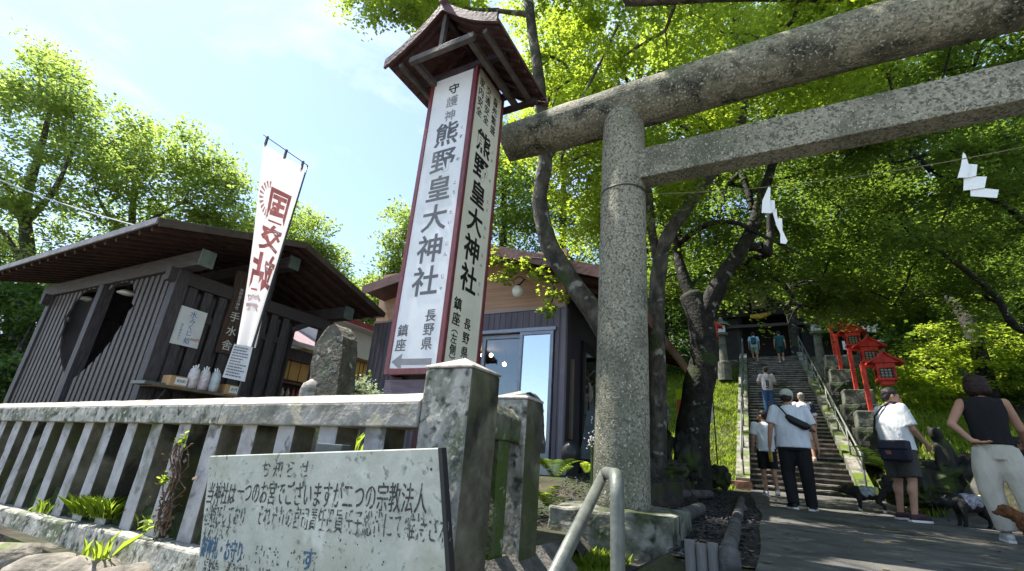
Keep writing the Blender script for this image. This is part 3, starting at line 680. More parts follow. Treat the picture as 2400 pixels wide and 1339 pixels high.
# beams
MB().box((HX0 - .35, HY0 - .01, HZT), (HX1 + .42, HY0 + .16, HZT + .21)).build('front_beam', DWOODH, hut, bevel=.006)
MB().box((HX0 - .35, HY1 - .15, HZT), (HX1 + .42, HY1 + .02, HZT + .21)).build('rear_beam', DWOODH, hut, bevel=.006)
MB().box((HX0 - .35, 4.24, 4.08), (HX1 + .42, 4.4, 4.27)).build('ridge_beam', DWOODH, hut, bevel=.006)
for x in (HX0 + .02, HX1 - .13): MB().box((x, HY0 - .1, HZT - .19), (x + .12, HY1 + .1, HZT - .003)).build('cross_beam', DWOODH, hut, bevel=.006)
for x in (HX0 + .02, HX1 - .13): MB().beam((x + .06, 4.32, HZT), (x + .06, 4.32, 4.08), .12, .12, up=(0, 1, 0)).build('king_strut', DWOOD, hut)
MB().beam((HX1 - .07, 4.9, HZT - .35), (HX1 - .07, 5.45, HZT + .0), .09, .09).build('brace', DWOODH, hut)
VERD = M('verdigris_cap', [(.07, .09, .08), (.13, .16, .14)], scale=10, rough=.6)
for (y0, y1, z0) in ((HY0 - .018, HY0 + .168, HZT - .008), (HY1 - .158, HY1 + .028, HZT - .008), (4.232, 4.408, 4.072)):
    MB().box((HX1 + .421, y0, z0), (HX1 + .45, y1, z0 + .226 if y0 != 4.232 else z0 + .206)).build('beam_cap', VERD, hut)
# roof
rx0, rx1 = HX0 - 1.0, HX1 + .72; yr, zrg = 4.25, 4.43; ye0, ze0 = 2.3, 3.86; ye1, ze1 = 6.15, 3.86
def rz2(y): return zrg + (ze0 - zrg) * ((yr - y) / (yr - ye0)) if y < yr else zrg + (ze1 - zrg) * ((y - yr) / (ye1 - yr))
for (ya, yb) in ((ye0, yr - .001), (yr + .001, ye1)):
    za, zb = rz2(ya), rz2(yb)
    MB().hexa([(rx0, ya, za - .005), (rx1, ya, za - .005), (rx1, yb, zb - .005), (rx0, yb, zb - .005), (rx0, ya, za + .035), (rx1, ya, za + .035), (rx1, yb, zb + .035), (rx0, yb, zb + .035)]).build('roof_slope', ROOFM, hut)
    MB().hexa([(rx0 + .02, ya + .03, za - .03), (rx1 - .02, ya + .03, za - .03), (rx1 - .02, yb, zb - .03), (rx0 + .02, yb, zb - .03), (rx0 + .02, ya + .03, za - .008), (rx1 - .02, ya + .03, za - .008), (rx1 - .02, yb, zb - .008), (rx0 + .02, yb, zb - .008)]).build('roof_boards', RAFT, hut)
x = rx0 + .06
while x < rx1:
    for (ya, yb) in ((ye0 + .05, yr - .01), (yr + .01, ye1 - .05)):
        MB().beam((x, ya, rz2(ya) - .062), (x, yb, rz2(yb) - .062), .05, .06).build('rafter', RAFT, hut)
    x += .29
for (ya, yb) in ((ye0, yr), (yr, ye1)):
    MB().beam((rx1 + .013, ya, rz2(ya) - .03), (rx1 + .013, yb, rz2(yb) - .02), .024, .095).build('bargeboard', M('bargeboard_wood', [(.04, .03, .024), (.085, .062, .05)], scale=6, rough=.7, bump=.2), hut)
for y, z in ((ye0 - .012, ze0), (ye1 + .012, ze1)): MB().box((rx0, y - .011, z - .05), (rx1, y + .011, z + .03)).build('fascia', M('grey_fascia', [(.16, .15, .15), (.3, .28, .28)], scale=6, rough=.6), hut)
# inner: rear wall dark, stone basin
MB().box((HX0 + .1, HY1 - .1, HZ0), (HX1 - .9, HY1 - .06, HZT + .32)).build('rear_wall', DWOOD, hut)
MB().prism([(HY0 + .17, HZ0), (HY1 - .1, HZ0), (HY1 - .1, HZT + .2), (4.25, 4.3), (HY0 + .17, HZT + .25)], HX0 + .03, HX0 + .06, 'x').build('side_wall', DWOOD, hut)
MB().box((-8.3, 3.9, HZ0), (-8.26, HY1 - .1, 4.0)).build('inner_backing', DWOOD, hut)
BULB = flat('frosted_white_shade', (.7, .7, .68), rough=.3)
for (px, py) in ((297, 688), (207, 703)):
    p = ay(px, py, 3.3); t = thing('hanging_lamp', 'white dish lamp hanging ' + ('in the right lobe' if px > 250 else 'in the left lobe') + ' of the heart-shaped opening', 'lamp', p, group='lamps in the heart opening')
    MB().loft([(p.x, p.y, p.z + .05, .02, .02), (p.x, p.y, p.z + .045, .07, .07), (p.x, p.y, p.z, .13, .13), (p.x, p.y, p.z - .012, .13, .13), (p.x, p.y, p.z - .03, .05, .05)], n=20).build('shade', BULB, t, smooth=True)
    MB().tube([(p.x, p.y, p.z + .04), (p.x, p.y, p.z + .8)], .008, 6).build('cord', DWOOD, t)
bs = thing('stone_basin', 'rough stone water basin inside the slatted pavilion', 'basin', (-8.8, 4.4, 1.05))
rough_mesh(MB().loft([(-8.8, 4.4, 1.0, .7, .5), (-8.8, 4.4, 1.5, .8, .55), (-8.8, 4.4, 1.72, .78, .52), (-8.8, 4.4, 1.73, .6, .38), (-8.8, 4.4, 1.6, .5, .3)], n=24).build('bowl', STONED, bs), .03, 3)
# signs on the pavilion side
def quadx(pts, x, th): 
    q = [ax(px, py, x) for px, py in pts]; return q
sp = thing('fortune_paper_sign', 'white handwritten paper sign with blue characters pinned to the pavilion slats', 'sign', (HX1 - .02, 3.35, 2.85))
q = [ax(px, py, HX1 - .012) for px, py in ((395, 803), (462, 818), (487, 735), (425, 715))]
m = MB(); m.add(q + [p - Vector((.004, 0, 0)) for p in q], [(0, 1, 2, 3), (7, 6, 5, 4), (0, 4, 5, 1), (1, 5, 6, 2), (2, 6, 7, 3), (3, 7, 4, 0)]); m.build('sheet', flat('poster_paper', (.6, .61, .62), rough=.8, var=.06), sp)
sr_ = (q[1] - q[0]).normalized(); su_ = (q[3] - q[0]).normalized()
def qp(u, v, x=.003): return q[0].lerp(q[1], u).lerp(q[3].lerp(q[2], u), v) + Vector((x, 0, 0))
BLUE = flat('blue_marker', (.05, .17, .42), rough=.6)
text('水', qp(.52, .84), .10, sr_, su_, BLUE, sp, offset=.0); text('みくじ', qp(.55, .5), .085, sr_, su_, BLUE, sp, vertical=True, line=1.0, offset=.0); text('処', qp(.56, .13), .09, sr_, su_, BLUE, sp, offset=.0)
text('300円', qp(.82, .2), .05, sr_, su_, flat('red_marker', (.5, .08, .08)), sp, offset=.0); text('水に浮かべて', qp(.25, .33), .035, sr_, su_, BLUE, sp, vertical=True, offset=0)
wb = thing('carved_name_board', 'tall live-edge dark wooden board with white carved characters beside the banner', 'sign', (HX1 - .02, 4.0, 3.0))
q = [ax(px, py, HX1 + .0) for px, py in ((506, 825), (541, 832), (578, 690), (590, 640), (556, 634), (547, 690), (528, 750), (516, 790))]
m = MB(); n = len(q); m.add(q + [p - Vector((.03, 0, 0)) for p in q], [tuple(range(n)), tuple(range(2 * n - 1, n - 1, -1))] + [(k, k + n, (k + 1) % n + n, (k + 1) % n) for k in range(n)])
m.build('board', M('carved_brown_wood', [(.025, .014, .01), (.06, .035, .026), (.1, .06, .045)], scale=6, rough=.6, bump=.4, stretch=(8, 8, 1)), wb)
LW = flat('white_carved_paint', (.6, .6, .58))
for ch, px, py in (('手', 550, 745), ('水', 542, 778), ('舎', 531, 811)): text(ch, ax(px, py, HX1 + .004), .155, (0, 1, 0), UPZ, LW, wb, offset=.0)
text('熊野皇大神社', ax(561, 702, HX1 + .004), .055, (0, 1, 0), UPZ, LW, wb, vertical=True, offset=.0, line=1.0)
# shelf with goods
sh = thing('wall_shelf', 'narrow brown plank shelf bracketed to the pavilion side wall', 'shelf', (HX1, 3.5, 2.05))
SX = -6.55
MB().box((HX1 - .02, 2.99, 2.045), (SX + .1, 4.14, 2.08)).build('plank', M('shelf_wood', [(.1, .07, .05), (.2, .15, .11)], scale=6, rough=.7), sh, bevel=.003)
MB().box((HX1 - .02, 2.90, 2.06), (SX + .08, 3.13, 2.1)).build('metal_plate', METAL, sh, bevel=.003)
for y in (3.2, 3.95): MB().beam((SX, y, 2.04), (HX1, y, 1.8), .03, .03).build('bracket', DWOOD, sh)
BOXW = M('pine_box_wood', [(.42, .24, .11), (.55, .34, .17)], scale=6, rough=.6)
def goods_box(y0, y1, s, label):
    t = thing('offering_box', label, 'box', (SX, (y0 + y1) / 2, 2.08), group='small wooden boxes on the shelf')
    MB().box((SX - .13, y0, 2.082), (SX + .06, y1, 2.21)).build('body', BOXW, t, bevel=.004)
    MB().box((SX + .0615, y0 + .06, 2.105), (SX + .064, y1 - .01, 2.195)).build('label_card', PAPER, t)
    text(s, (SX + .0655, (y0 + y1) / 2 + .025, 2.15), .05, (0, 1, 0), UPZ, INK, t, offset=.0)
goods_box(3.17, 3.38, '¥300', 'small pine offering box with a white price card at the left end of the shelf')
goods_box(3.88, 4.08, 'お代', 'small pine box with pale card at the banner end of the shelf')
PLAST = M('pink_plastic_wrap', [(.55, .45, .47), (.7, .62, .64)], scale=14, rough=.35, bump=.8, bscale=20, spots=[((.75, .78, .8), 9, .5, .6)])
PLAST2 = M('clear_plastic_wrap', [(.45, .52, .56), (.68, .72, .74)], scale=14, rough=.35, bump=.8, bscale=20)
for i, (y, mt, lb) in enumerate(((3.46, PLAST, 'pink plastic-wrapped bundle next to the priced pine box'), (3.60, PLAST, 'pink plastic-wrapped bundle in the middle of three'), (3.745, PLAST2, 'clear bluish plastic bundle nearest the banner'))):
    t = thing('wrapped_bundle', lb, 'bundle', (SX, y, 2.08), group='plastic bundles of paper fortunes on the shelf')
    rough_mesh(MB().loft([(SX, y, 2.083, .06, .062), (SX, y, 2.15, .07, .07), (SX, y, 2.26, .066, .066), (SX, y, 2.33, .05, .05), (SX, y, 2.35, .03, .03)], n=16).build('wrap', mt, t, smooth=True), .012, 16)
    for dy in (-.03, .0, .03): MB().tube([(SX, y + dy * .5, 2.3), (SX - .01, y + dy, 2.39 + .015 * math.sin(i + dy * 60))], .009, 6).build('stick', PAPER, t)

# ------------------------------------------------------------------ banner
bn = thing('nobori_banner', 'tall white vertical banner with red mirrored characters on a slim black pole', 'banner', (-4.2, 2.6, 1.05))
pt = ay(721, 388, 2.6); pb = ay(558, 925, 2.6); pb2 = pb + (pb - pt) * .32
POLE = flat('black_pole', (.03, .03, .035), rough=.35)
MB().tube([pb2, pb, pt], [.013, .012, .008], 8).build('pole', POLE, bn, smooth=True)
tl = az(617, 316, pt.z + .04); tip = az(768, 432, pt.z - .03)
MB().tube([tl, pt + Vector((0, 0, -.0))], .0045, 6).build('cross_rod', POLE, bn, smooth=True)
c00 = tl.lerp(pt, .06) - Vector((0, 0, .09)); c10 = tl.lerp(pt, .96) - Vector((0, 0, .05))
b10 = ay(597, 816, 2.62); b00 = az(558, 806, b10.z + .02); b00 = b10 + (b00 - b10) * 1.0
m = MB(); NU, NV = 18, 40
def cloth(u, v):
    top = c00.lerp(c10, u); bot = b00.lerp(b10, u); p = top.lerp(bot, v)
    wdir = (c10 - c00).normalized(); nrm = Vector((wdir.y, -wdir.x, 0))
    fold = .018 * math.sin(u * 9 + v * 3.2) * (.3 + v) + .03 * math.sin(u * 3.1 + v * 4) * v
    return p + nrm * fold
for j in range(NV + 1):
    for i in range(NU + 1): m.v.append(tuple(cloth(i / NU, j / NV)))
for j in range(NV):
    for i in range(NU): a = j * (NU + 1) + i; m.f.append((a, a + 1, a + NU + 2, a + NU + 1))
BANM = M('banner_cloth', [(.74, .72, .74), (.84, .83, .84)], scale=4, rough=.9, bump=.15, bscale=14)
btr = BANM.node_tree; tb_ = btr.nodes.new('ShaderNodeBsdfTranslucent'); tb_.inputs[0].default_value = (.8, .78, .78, 1); mss = btr.nodes.new('ShaderNodeMixShader'); mss.inputs[0].default_value = .35
btr.links.new(btr.nodes['Principled BSDF'].outputs[0], mss.inputs[1]); btr.links.new(tb_.outputs[0], mss.inputs[2]); btr.links.new(mss.outputs[0], btr.nodes['Material Output'].inputs[0])
cl = m.build('cloth', BANM, bn, smooth=True, fix=False)
for u in (.04, .5, .93):
    p = tl.lerp(pt, .06 + .9 * u); MB().box((p.x - .012, p.y - .012, p.z - .09), (p.x + .012, p.y + .004, p.z + .012)).build('tab', flat('dark_tab', (.08, .07, .08)), bn)
BRED = flat('bled_red_print', (.55, .19, .18), rough=.8, var=.3); BPINK = flat('faded_pink_print', (.70, .36, .36), rough=.8, var=.1); BPALE = flat('pale_pink_print', (.78, .6, .6), rough=.8, var=.1)
def cloth_text(s, u, v, w, h, mat, offset=.02, bold=0, nm='lettering'):
    c = bpy.data.curves.new('x', 'FONT'); c.body = s; c.size = 1; c.align_x = 'CENTER'; c.align_y = 'CENTER'; c.offset = offset; c.resolution_u = 2
    o = link(bpy.data.objects.new('x', c)); me = bpy.data.meshes.new_from_object(o.evaluated_get(bpy.context.evaluated_depsgraph_get())); bpy.data.objects.remove(o)
    pts = [(vv.co.x, vv.co.y) for vv in me.vertices]; fs_ = [tuple(p.vertices) for p in me.polygons]
    cx = (min(p[0] for p in pts) + max(p[0] for p in pts)) / 2; cy = (min(p[1] for p in pts) + max(p[1] for p in pts)) / 2
    wd = (c10 - c00).normalized(); nr = Vector((wd.y, -wd.x, 0)) * .006
    mm = MB()
    for (x, y) in pts: mm.v.append(tuple(cloth(u - (x - cx) * w, v - (y - cy) * h) + nr))
    mm.f = fs_; mm.build(nm, mat, bn, fix=False)
cloth_text('国', .58, .28, .62, .19, BRED, .03); cloth_text('交', .56, .45, .66, .14, BRED, .03); cloth_text('站', .54, .63, .86, .2, BRED, .03); cloth_text('祭', .42, .79, .6, .09, BPALE, .02)
mm = MB(); wd = (c10 - c00).normalized(); nr = Vector((wd.y, -wd.x, 0)) * .006
for k in range(11):
    a = math.radians(95 + k * 18); a2 = a + .11
    P_ = lambda r, t: tuple(cloth(.30 + r * math.cos(t), .26 - r * .33 * math.sin(t)) + nr)
    k0 = len(mm.v); mm.v += [P_(.17, a), P_(.28, a - .03), P_(.28, a2 + .03), P_(.17, a2)]; mm.f.append((k0, k0 + 1, k0 + 2, k0 + 3))
mm.build('sun_ray_print', BPINK, bn, fix=False)
# notice sheet strapped under the banner
nsx = thing('laminated_notice', 'grey laminated sheet of small printed lines strapped to the banner pole', 'notice', (-4.2, 2.6, 2.2))
q = [ay(px, py, yy) for px, py, yy in ((521, 884, 2.5), (573, 895, 2.57), (592, 814, 2.57), (549, 806, 2.5))]
nq = (q[1] - q[0]).cross(q[3] - q[0]).normalized(); 
if nq.y > 0: nq = -nq
m = MB(); m.add(q + [p - nq * .004 for p in q], [(0, 1, 2, 3), (7, 6, 5, 4), (0, 4, 5, 1), (1, 5, 6, 2), (2, 6, 7, 3), (3, 7, 4, 0)]); m.build('sheet', flat('laminated_grey', (.42, .43, .44), rough=.35), nsx)
m = MB()
for k in range(11):
    v = .08 + k * .082; u1 = random.uniform(.6, .92)
    P_ = lambda u, v: q[0].lerp(q[1], u).lerp(q[3].lerp(q[2], u), v) + nq * .002
    uu = .08
    while uu < u1:
        du = random.uniform(.05, .16); m.add([P_(uu, v), P_(min(u1, uu + du), v), P_(min(u1, uu + du), v + .035), P_(uu, v + .035)], [(0, 1, 2, 3)]); uu += du + .02
m.build('printed_lines', INKG, nsx, fix=False)

# ------------------------------------------------------------------ stone monument
mo = thing('stone_monument', 'tall rough natural stone slab with worn carved inscription behind the fence', 'monument', (-4.2, 3.6, 1.1))
q = [ay(px, py, 3.6) for px, py in ((722, 960), (728, 905), (733, 860), (742, 815), (757, 785), (775, 766), (790, 762), (803, 771), (810, 790), (808, 830), (800, 880), (795, 960))]
o = MB().prism([(p.x, p.z) for p in q] + [(q[-1].x + .02, 1.0), (q[0].x - .02, 1.0)], 3.56, 3.80).build('slab', M('weathered_slab', [(.04, .035, .025), (.085, .077, .06), (.14, .128, .1)], scale=5, bump=.9, bscale=14, bdist=.04, spots=[((.09, .12, .07), 3, .54, .66), ((.3, .29, .25), 11, .63, .68)]), mo)
rough_mesh(o, .035, 4, .07)
ENG = wornM('worn_inscription', (.24, .23, .2), 22, .42, .56)
for ch, px, py in (('二', 787, 800), ('宮', 785, 833), ('碑', 779, 866)): text(ch, ay(px, py, 3.522), .14, XR, UPZ, ENG, mo, offset=.0)
rough_mesh(MB().ell(tuple(ay(725, 930, 3.6)), (.14, .14, .2), n=12, m=8).build('base_rock', CAPM, mo, smooth=True), .06, 5)

# ------------------------------------------------------------------ gift stall (behind, left)
SXP = -8.6
gs = thing('gift_stall', 'low shop stall with mauve metal roof and yellow boards above a bottle shelf', 'shop', (SXP, 6.3, 1.2))
MAUV = M('mauve_metal_roof', [(.28, .2, .22), (.4, .3, .33)], scale=4, rough=.45, bump=.1, stretch=(1, 8, 1))
ys0, ys1 = 5.0, 7.3
MB().hexa([(SXP + .25, ys0, 3.42), (SXP + .25, ys1, 3.42), (SXP - 2.2, ys1 - .25, 4.5), (SXP - 2.2, ys0, 4.5), (SXP + .25, ys0, 3.47), (SXP + .25, ys1, 3.47), (SXP - 2.2, ys1 - .25, 4.55), (SXP - 2.2, ys0, 4.55)]).build('roof', MAUV, gs)
MB().box((SXP + .25, ys0, 3.36), (SXP + .3, ys1, 3.44)).build('gutter', flat('pale_gutter', (.5, .47, .48), rough=.4), gs)
MB().box((SXP - .05, ys0, 3.1), (SXP + .12, ys1, 3.33)).build('eave_beam', DWOOD, gs)
YB = M('yellow_board', [(.42, .26, .08), (.55, .36, .13)], scale=5, rough=.6, stretch=(1, 1, .3))
MB().box((SXP - .05, ys0, 2.72), (SXP - .02, ys1 - .1, 3.1)).build('board_wall', YB, gs)
for k in range(9): y = ys0 + .1 + k * .25; MB().box((SXP - .021, y, 2.72), (SXP - .008, y + .015, 3.1)).build('batten', flat('batten_brown', (.2, .12, .05)), gs)
MB().box((SXP - .1, ys0, 1.1), (SXP - .06, ys1, 2.72)).build('back_panel', flat('dark_shop_back', (.03, .022, .02)), gs)
for z in (2.62, 2.3, 1.95): MB().box((SXP - .06, ys0, z), (SXP + .14, ys1, z + .05)).build('shelf', flat('shelf_brown', (.08, .045, .03), bump=.2), gs)
for y in (ys0, 5.35, ys1 - .06): MB().box((SXP + .06, y, 1.1), (SXP + .14, y + .08, 3.1)).build('post', DWOOD, gs)
# bottles
bc = [(.6, .55, .5), (.6, .5, .42), (.55, .42, .36), (.25, .12, .06), (.5, .5, .48), (.45, .42, .36), (.4, .36, .33), (.28, .1, .08), (.3, .09, .07), (.35, .2, .12)]
bnm = ['white bottle beside the dark post', 'cream bottle second from the post', 'pinkish bottle third from the post', 'brown bottle fourth from the post', 'milky white bottle in the middle of the shelf', 'pale grey jar right of the milky bottle', 'grey jar third from the slab', 'dark red bottle second from the slab', 'small red bottle nearest the stone slab', 'tan bottle hidden partly by the stone slab']
for i, c in enumerate(bc):
    y = 5.62 + i * .125; t = thing('bottle', bnm[i] + ' on the stall shelf', 'bottle', (SXP + .07, y, 2.35), group='bottles on the stall shelf')
    MB().loft([(SXP + .07, y, 2.352, .04, .04), (SXP + .07, y, 2.46, .042, .042), (SXP + .07, y, 2.5, .02, .02), (SXP + .07, y, 2.53, .018, .018)], n=12).build('body', flat('bottle_%d' % i, c, rough=.3), t, smooth=True)
    MB().loft([(SXP + .07, y, 2.531, .02, .02), (SXP + .07, y, 2.56, .02, .02)], n=10).build('cap', flat('bottle_cap_red', (.2, .05, .04), rough=.4), t)
tb = thing('tan_sack', 'rounded tan cloth sack slumped below the bottle shelf', 'sack', (SXP + .4, 5.8, 1.9))
rough_mesh(MB().ell(tuple(ax(617, 935, SXP + .3)), (.2, .2, .22), n=20, m=12).build('cloth', M('tan_cloth', [(.3, .16, .07), (.5, .3, .15)], scale=4, rough=.9, bump=.5), tb, smooth=True), .04, 4)

# ------------------------------------------------------------------ cream building behind
cb = thing('cream_building', 'cream-walled house with red metal fascia and yellow slatted lower wall behind the stall', 'building', (-9.4, 9, 1.2))
CXP = -9.0; CRM = M('cream_plaster', [(.52, .52, .46), (.62, .62, .56)], scale=2, rough=.9, bump=.1)
MB().box((CXP - 5, 7.2, 3.6), (CXP, 12.5, 4.28)).build('upper_wall', CRM, cb)
MB().box((CXP - 5, 7.3, 2.98), (CXP - .05, 12.5, 3.6)).build('slatted_wall', M('yellow_slats', [(.4, .27, .06), (.56, .4, .12)], scale=5, rough=.6, stretch=(1, 14, .2)), cb)
for k in range(40): y = 7.35 + k * .13; MB().box((CXP - .051, y, 2.98), (CXP - .035, y + .02, 3.58)).build('groove', flat('groove_ochre', (.2, .12, .03)), cb)
MB().box((CXP - 5, 7.3, 1.2), (CXP - .12, 12.5, 2.98)).build('lower_wall', DWOOD, cb)
MB().box((CXP - .02, 7.2, 3.56), (CXP + .04, 12.5, 3.63)).build('trim', flat('brown_trim', (.16, .07, .04)), cb)
REDR = M('red_metal_fascia', [(.2, .03, .04), (.3, .05, .06)], scale=4, rough=.4)
MB().hexa([(CXP + .4, 6.9, 4.3), (CXP + .4, 12.8, 4.3), (CXP - 5, 12.8, 6.0), (CXP - 5, 6.9, 6.0), (CXP + .4, 6.9, 4.42), (CXP + .4, 12.8, 4.42), (CXP - 5, 12.8, 6.12), (CXP - 5, 6.9, 6.12)]).build('roof', REDR, cb)
MB().box((CXP + .0, 6.9, 4.285), (CXP + .39, 12.8, 4.3)).build('soffit', CRM, cb)

# ------------------------------------------------------------------ cafe
CY_ = 6.3; cf = thing('cafe_building', 'small cafe with mauve-grey vertical cladding, salmon boards above and brown low-pitched roof', 'building', (-4, 7.5, 1.4))
cc = ay(1326, 720, CY_); KX = cc.x; KZ = cc.z; KL = -6.4; KB = 1.35; KD = 12.0
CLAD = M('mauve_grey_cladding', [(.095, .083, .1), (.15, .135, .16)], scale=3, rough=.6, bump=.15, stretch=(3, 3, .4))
wl, wr_, wt, wbz = ay(1100, 800, CY_).x, ay(1302, 770, CY_).x, ay(1298, 772, CY_).z, 1.56
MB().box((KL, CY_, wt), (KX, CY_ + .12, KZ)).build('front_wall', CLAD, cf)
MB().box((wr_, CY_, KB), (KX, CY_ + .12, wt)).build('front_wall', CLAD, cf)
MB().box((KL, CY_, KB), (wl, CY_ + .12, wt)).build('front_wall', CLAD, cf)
gm = flat('cladding_groove', (.04, .035, .045)); m = MB(); x = KX - .09
while x > KL:
    if x > wr_ or x < wl: m.box((x, CY_ - .0035, KB), (x + .008, CY_ + .01, KZ))
    else: m.box((x, CY_ - .0035, wt + .06), (x + .008, CY_ + .01, KZ))
    x -= .105
m.build('cladding_grooves', gm, cf)
MB().box((KX - .05, CY_ - .02, KB), (KX + .02, CY_ + .05, KZ)).build('corner_trim', M('trim_mauve', [(.17, .15, .18), (.22, .2, .23)], scale=4), cf)
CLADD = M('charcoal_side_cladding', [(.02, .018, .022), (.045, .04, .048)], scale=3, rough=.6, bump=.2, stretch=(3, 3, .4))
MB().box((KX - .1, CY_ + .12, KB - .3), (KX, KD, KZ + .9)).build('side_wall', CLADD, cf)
SALM = M('tan_gable_boards', [(.34, .19, .115), (.48, .30, .19)], scale=3, rough=.65, bump=.2, stretch=(.25, 1, 14), spots=[((.5, .35, .23), 1.5, .5, .7)])
MB().box((KL, CY_ + .015, KZ), (KX - .02, CY_ + .11, 4.75)).build('gable_boards', SALM, cf)
MB().box((KL, CY_ - .02, KZ - .01), (KX + .01, CY_ + .012, KZ + .03)).build('band_trim', flat('band_grey', (.3, .26, .26)), cf)
MB().box((KL, CY_ + .13, KB), (KL + .1, KD, 4.3)).build('side_wall', CLAD, cf)
MB().box((KL, KD, KB), (KX, KD + .1, 4.3)).build('rear_wall', CLAD, cf)
MB().box((KL, CY_ + .1, KB - .1), (KX - .1, KD, KB + .1)).build('floor', flat('cafe_floor', (.12, .08, .06)), cf)
MB().box((KL + .1, CY_ + .13, 3.62), (KX - .1, KD, 3.68)).build('ceiling', flat('cafe_ceiling', (.25, .2, .17)), cf)
# roof: gable facing the camera
BRF = M('brown_eave_wood', [(.06, .028, .022), (.13, .065, .05)], scale=5, rough=.6, bump=.2)
pkx, pkz = -3.75, 4.66; yf = CY_ - .55
lft = ay(850, 684, yf); rgt = ay(1440, 648, yf)
for (e_, nm) in ((lft, 'roof_slope'), (rgt, 'roof_slope')):
    a = (pkx, yf, pkz); 
    MB().hexa([(pkx, yf, pkz), (e_.x, yf, e_.z), (e_.x, KD + .5, e_.z), (pkx, KD + .5, pkz), (pkx, yf, pkz + .09), (e_.x, yf, e_.z + .09), (e_.x, KD + .5, e_.z + .09), (pkx, KD + .5, pkz + .09)]).build(nm, BRF, cf)
    MB().beam((pkx, yf - .013, pkz + .02), (e_.x, yf - .013, e_.z + .02), .025, .17, up=(0, 0, 1)).build('bargeboard', M('brown_fascia', [(.12, .06, .05), (.2, .11, .09)], scale=5, rough=.5), cf)
MB().box((rgt.x - .02, yf + .02, rgt.z - .12), (rgt.x + .03, KD + .5, rgt.z + .1)).build('eave_fascia', M('brown_fascia', [(.12, .06, .05)]), cf)
for k in range(12): 
    y = yf + .3 + k * .52; MB().beam((pkx + .2, y, pkz - .12), (rgt.x - .03, y, rgt.z - .055), .05, .07).build('rafter', BRF, cf)
# windows
FRW = flat('grey_window_frame', (.26, .28, .33), rough=.35, metallic=.3); GLR = glassM('mirror_window_glass', (.86, .9, .95), .55); GLD = glassM('clear_window_glass', (.8, .85, .9), .12)
def window(x0, x1, z0, z1, y, gl, nm='window', fw=.045):
    f = MB()
    f.box((x0, y, z0), (x0 + fw, y + .06, z1)); f.box((x1 - fw, y, z0), (x1, y + .06, z1)); f.box((x0 + fw, y, z1 - fw), (x1 - fw, y + .06, z1)); f.box((x0 + fw, y, z0), (x1 - fw, y + .06, z0 + fw * 1.3))
    o = f.build(nm, FRW, cf); MB().box((x0 + fw, y + .025, z0 + fw), (x1 - fw, y + .032, z1 - fw)).build('pane', gl, o); return o
xm = ay(1213, 900, CY_).x
window(xm, wr_ - .02, wbz, wt - .02, CY_ - .03, GLR, fw=.05)
window(xm - .72, xm + .06, wbz, wt - .03, CY_ + .045, GLD, fw=.06)
window(wl, xm - .75, wbz, wt - .02, CY_ - .03, GLD, fw=.05)
MB().box((wl - .04, CY_ - .045, wt - .018), (wr_ + .02, CY_ + .02, wt + .035)).build('window_head', FRW, cf)
CURT = flat('white_curtain', (.75, .76, .8), rough=.9); MB().box((xm + .08, CY_ + .06, wbz + .05), (wr_ - .1, CY_ + .07, wbz + 1.12)).build('curtain', CURT, cf)
MB().box((KL, CY_ - .3, KB - .2), (KX + .1, CY_ - .05, wbz - .06)).build('step', flat('pale_concrete', (.45, .44, .42), rough=.9), cf)
LAMP = emitM('warm_bulb', (1, .8, .5), 9)
for i, (px, py) in enumerate(((1151, 833), (1182, 854), (1131, 833), (1240, 893))):
    p = ay(px, py, 8.2)
    t = thing('pendant_bulb', ['bright warm pendant bulb at the left inside the cafe', 'bright warm pendant bulb lowest in the left cafe window', 'warm pendant bulb behind the mullion inside the cafe', 'round woven pendant shade seen through the mirror window'][i], 'lamp', p, group='pendant lights inside the cafe')
    if i < 3: MB().ell(tuple(p), (.04, .04, .045), n=12, m=8).build('bulb', LAMP, t, smooth=True)
    else: MB().ell(tuple(p), (.2, .2, .05), n=20, m=8).build('shade', flat('woven_shade', (.6, .42, .3)), t, smooth=True)
    MB().tube([tuple(p + Vector((0, 0, .04))), (p.x, p.y, 3.62)], .006, 5).build('cord', DWOOD, t)
gl_ = thing('globe_lamp', 'white glass globe lamp on a curled black bracket under the cafe eave', 'lamp', ay(1214, 682, 6.0))
p = ay(1214, 683, 6.05); MB().ell(tuple(p), (.094, .094, .097), n=24, m=16).build('globe', flat('opal_glass', (.8, .78, .72), rough=.25, var=.02), gl_, smooth=True)
pc = [Vector((p.x + .09 * math.cos(a) - .05, p.y + .1, p.z + .2 + .09 * math.sin(a))) for a in [math.radians(v) for v in range(200, -20, -20)]]
MB().tube(pc, .008, 6).build('scroll_bracket', flat('wrought_iron', (.02, .02, .02), rough=.4), gl_)
MB().tube([(p.x, p.y, p.z + .09), (p.x + .02, p.y + .1, p.z + .2), (p.x - .02, CY_ + .0, p.z + .3)], .012, 6).build('arm', flat('wrought_iron', (.02, .02, .02)), gl_)
MB().loft([(p.x, p.y, p.z + .088, .035, .035), (p.x, p.y, p.z + .12, .02, .02)], n=12).build('fitter', flat('wrought_iron', (.02, .02, .02)), gl_)
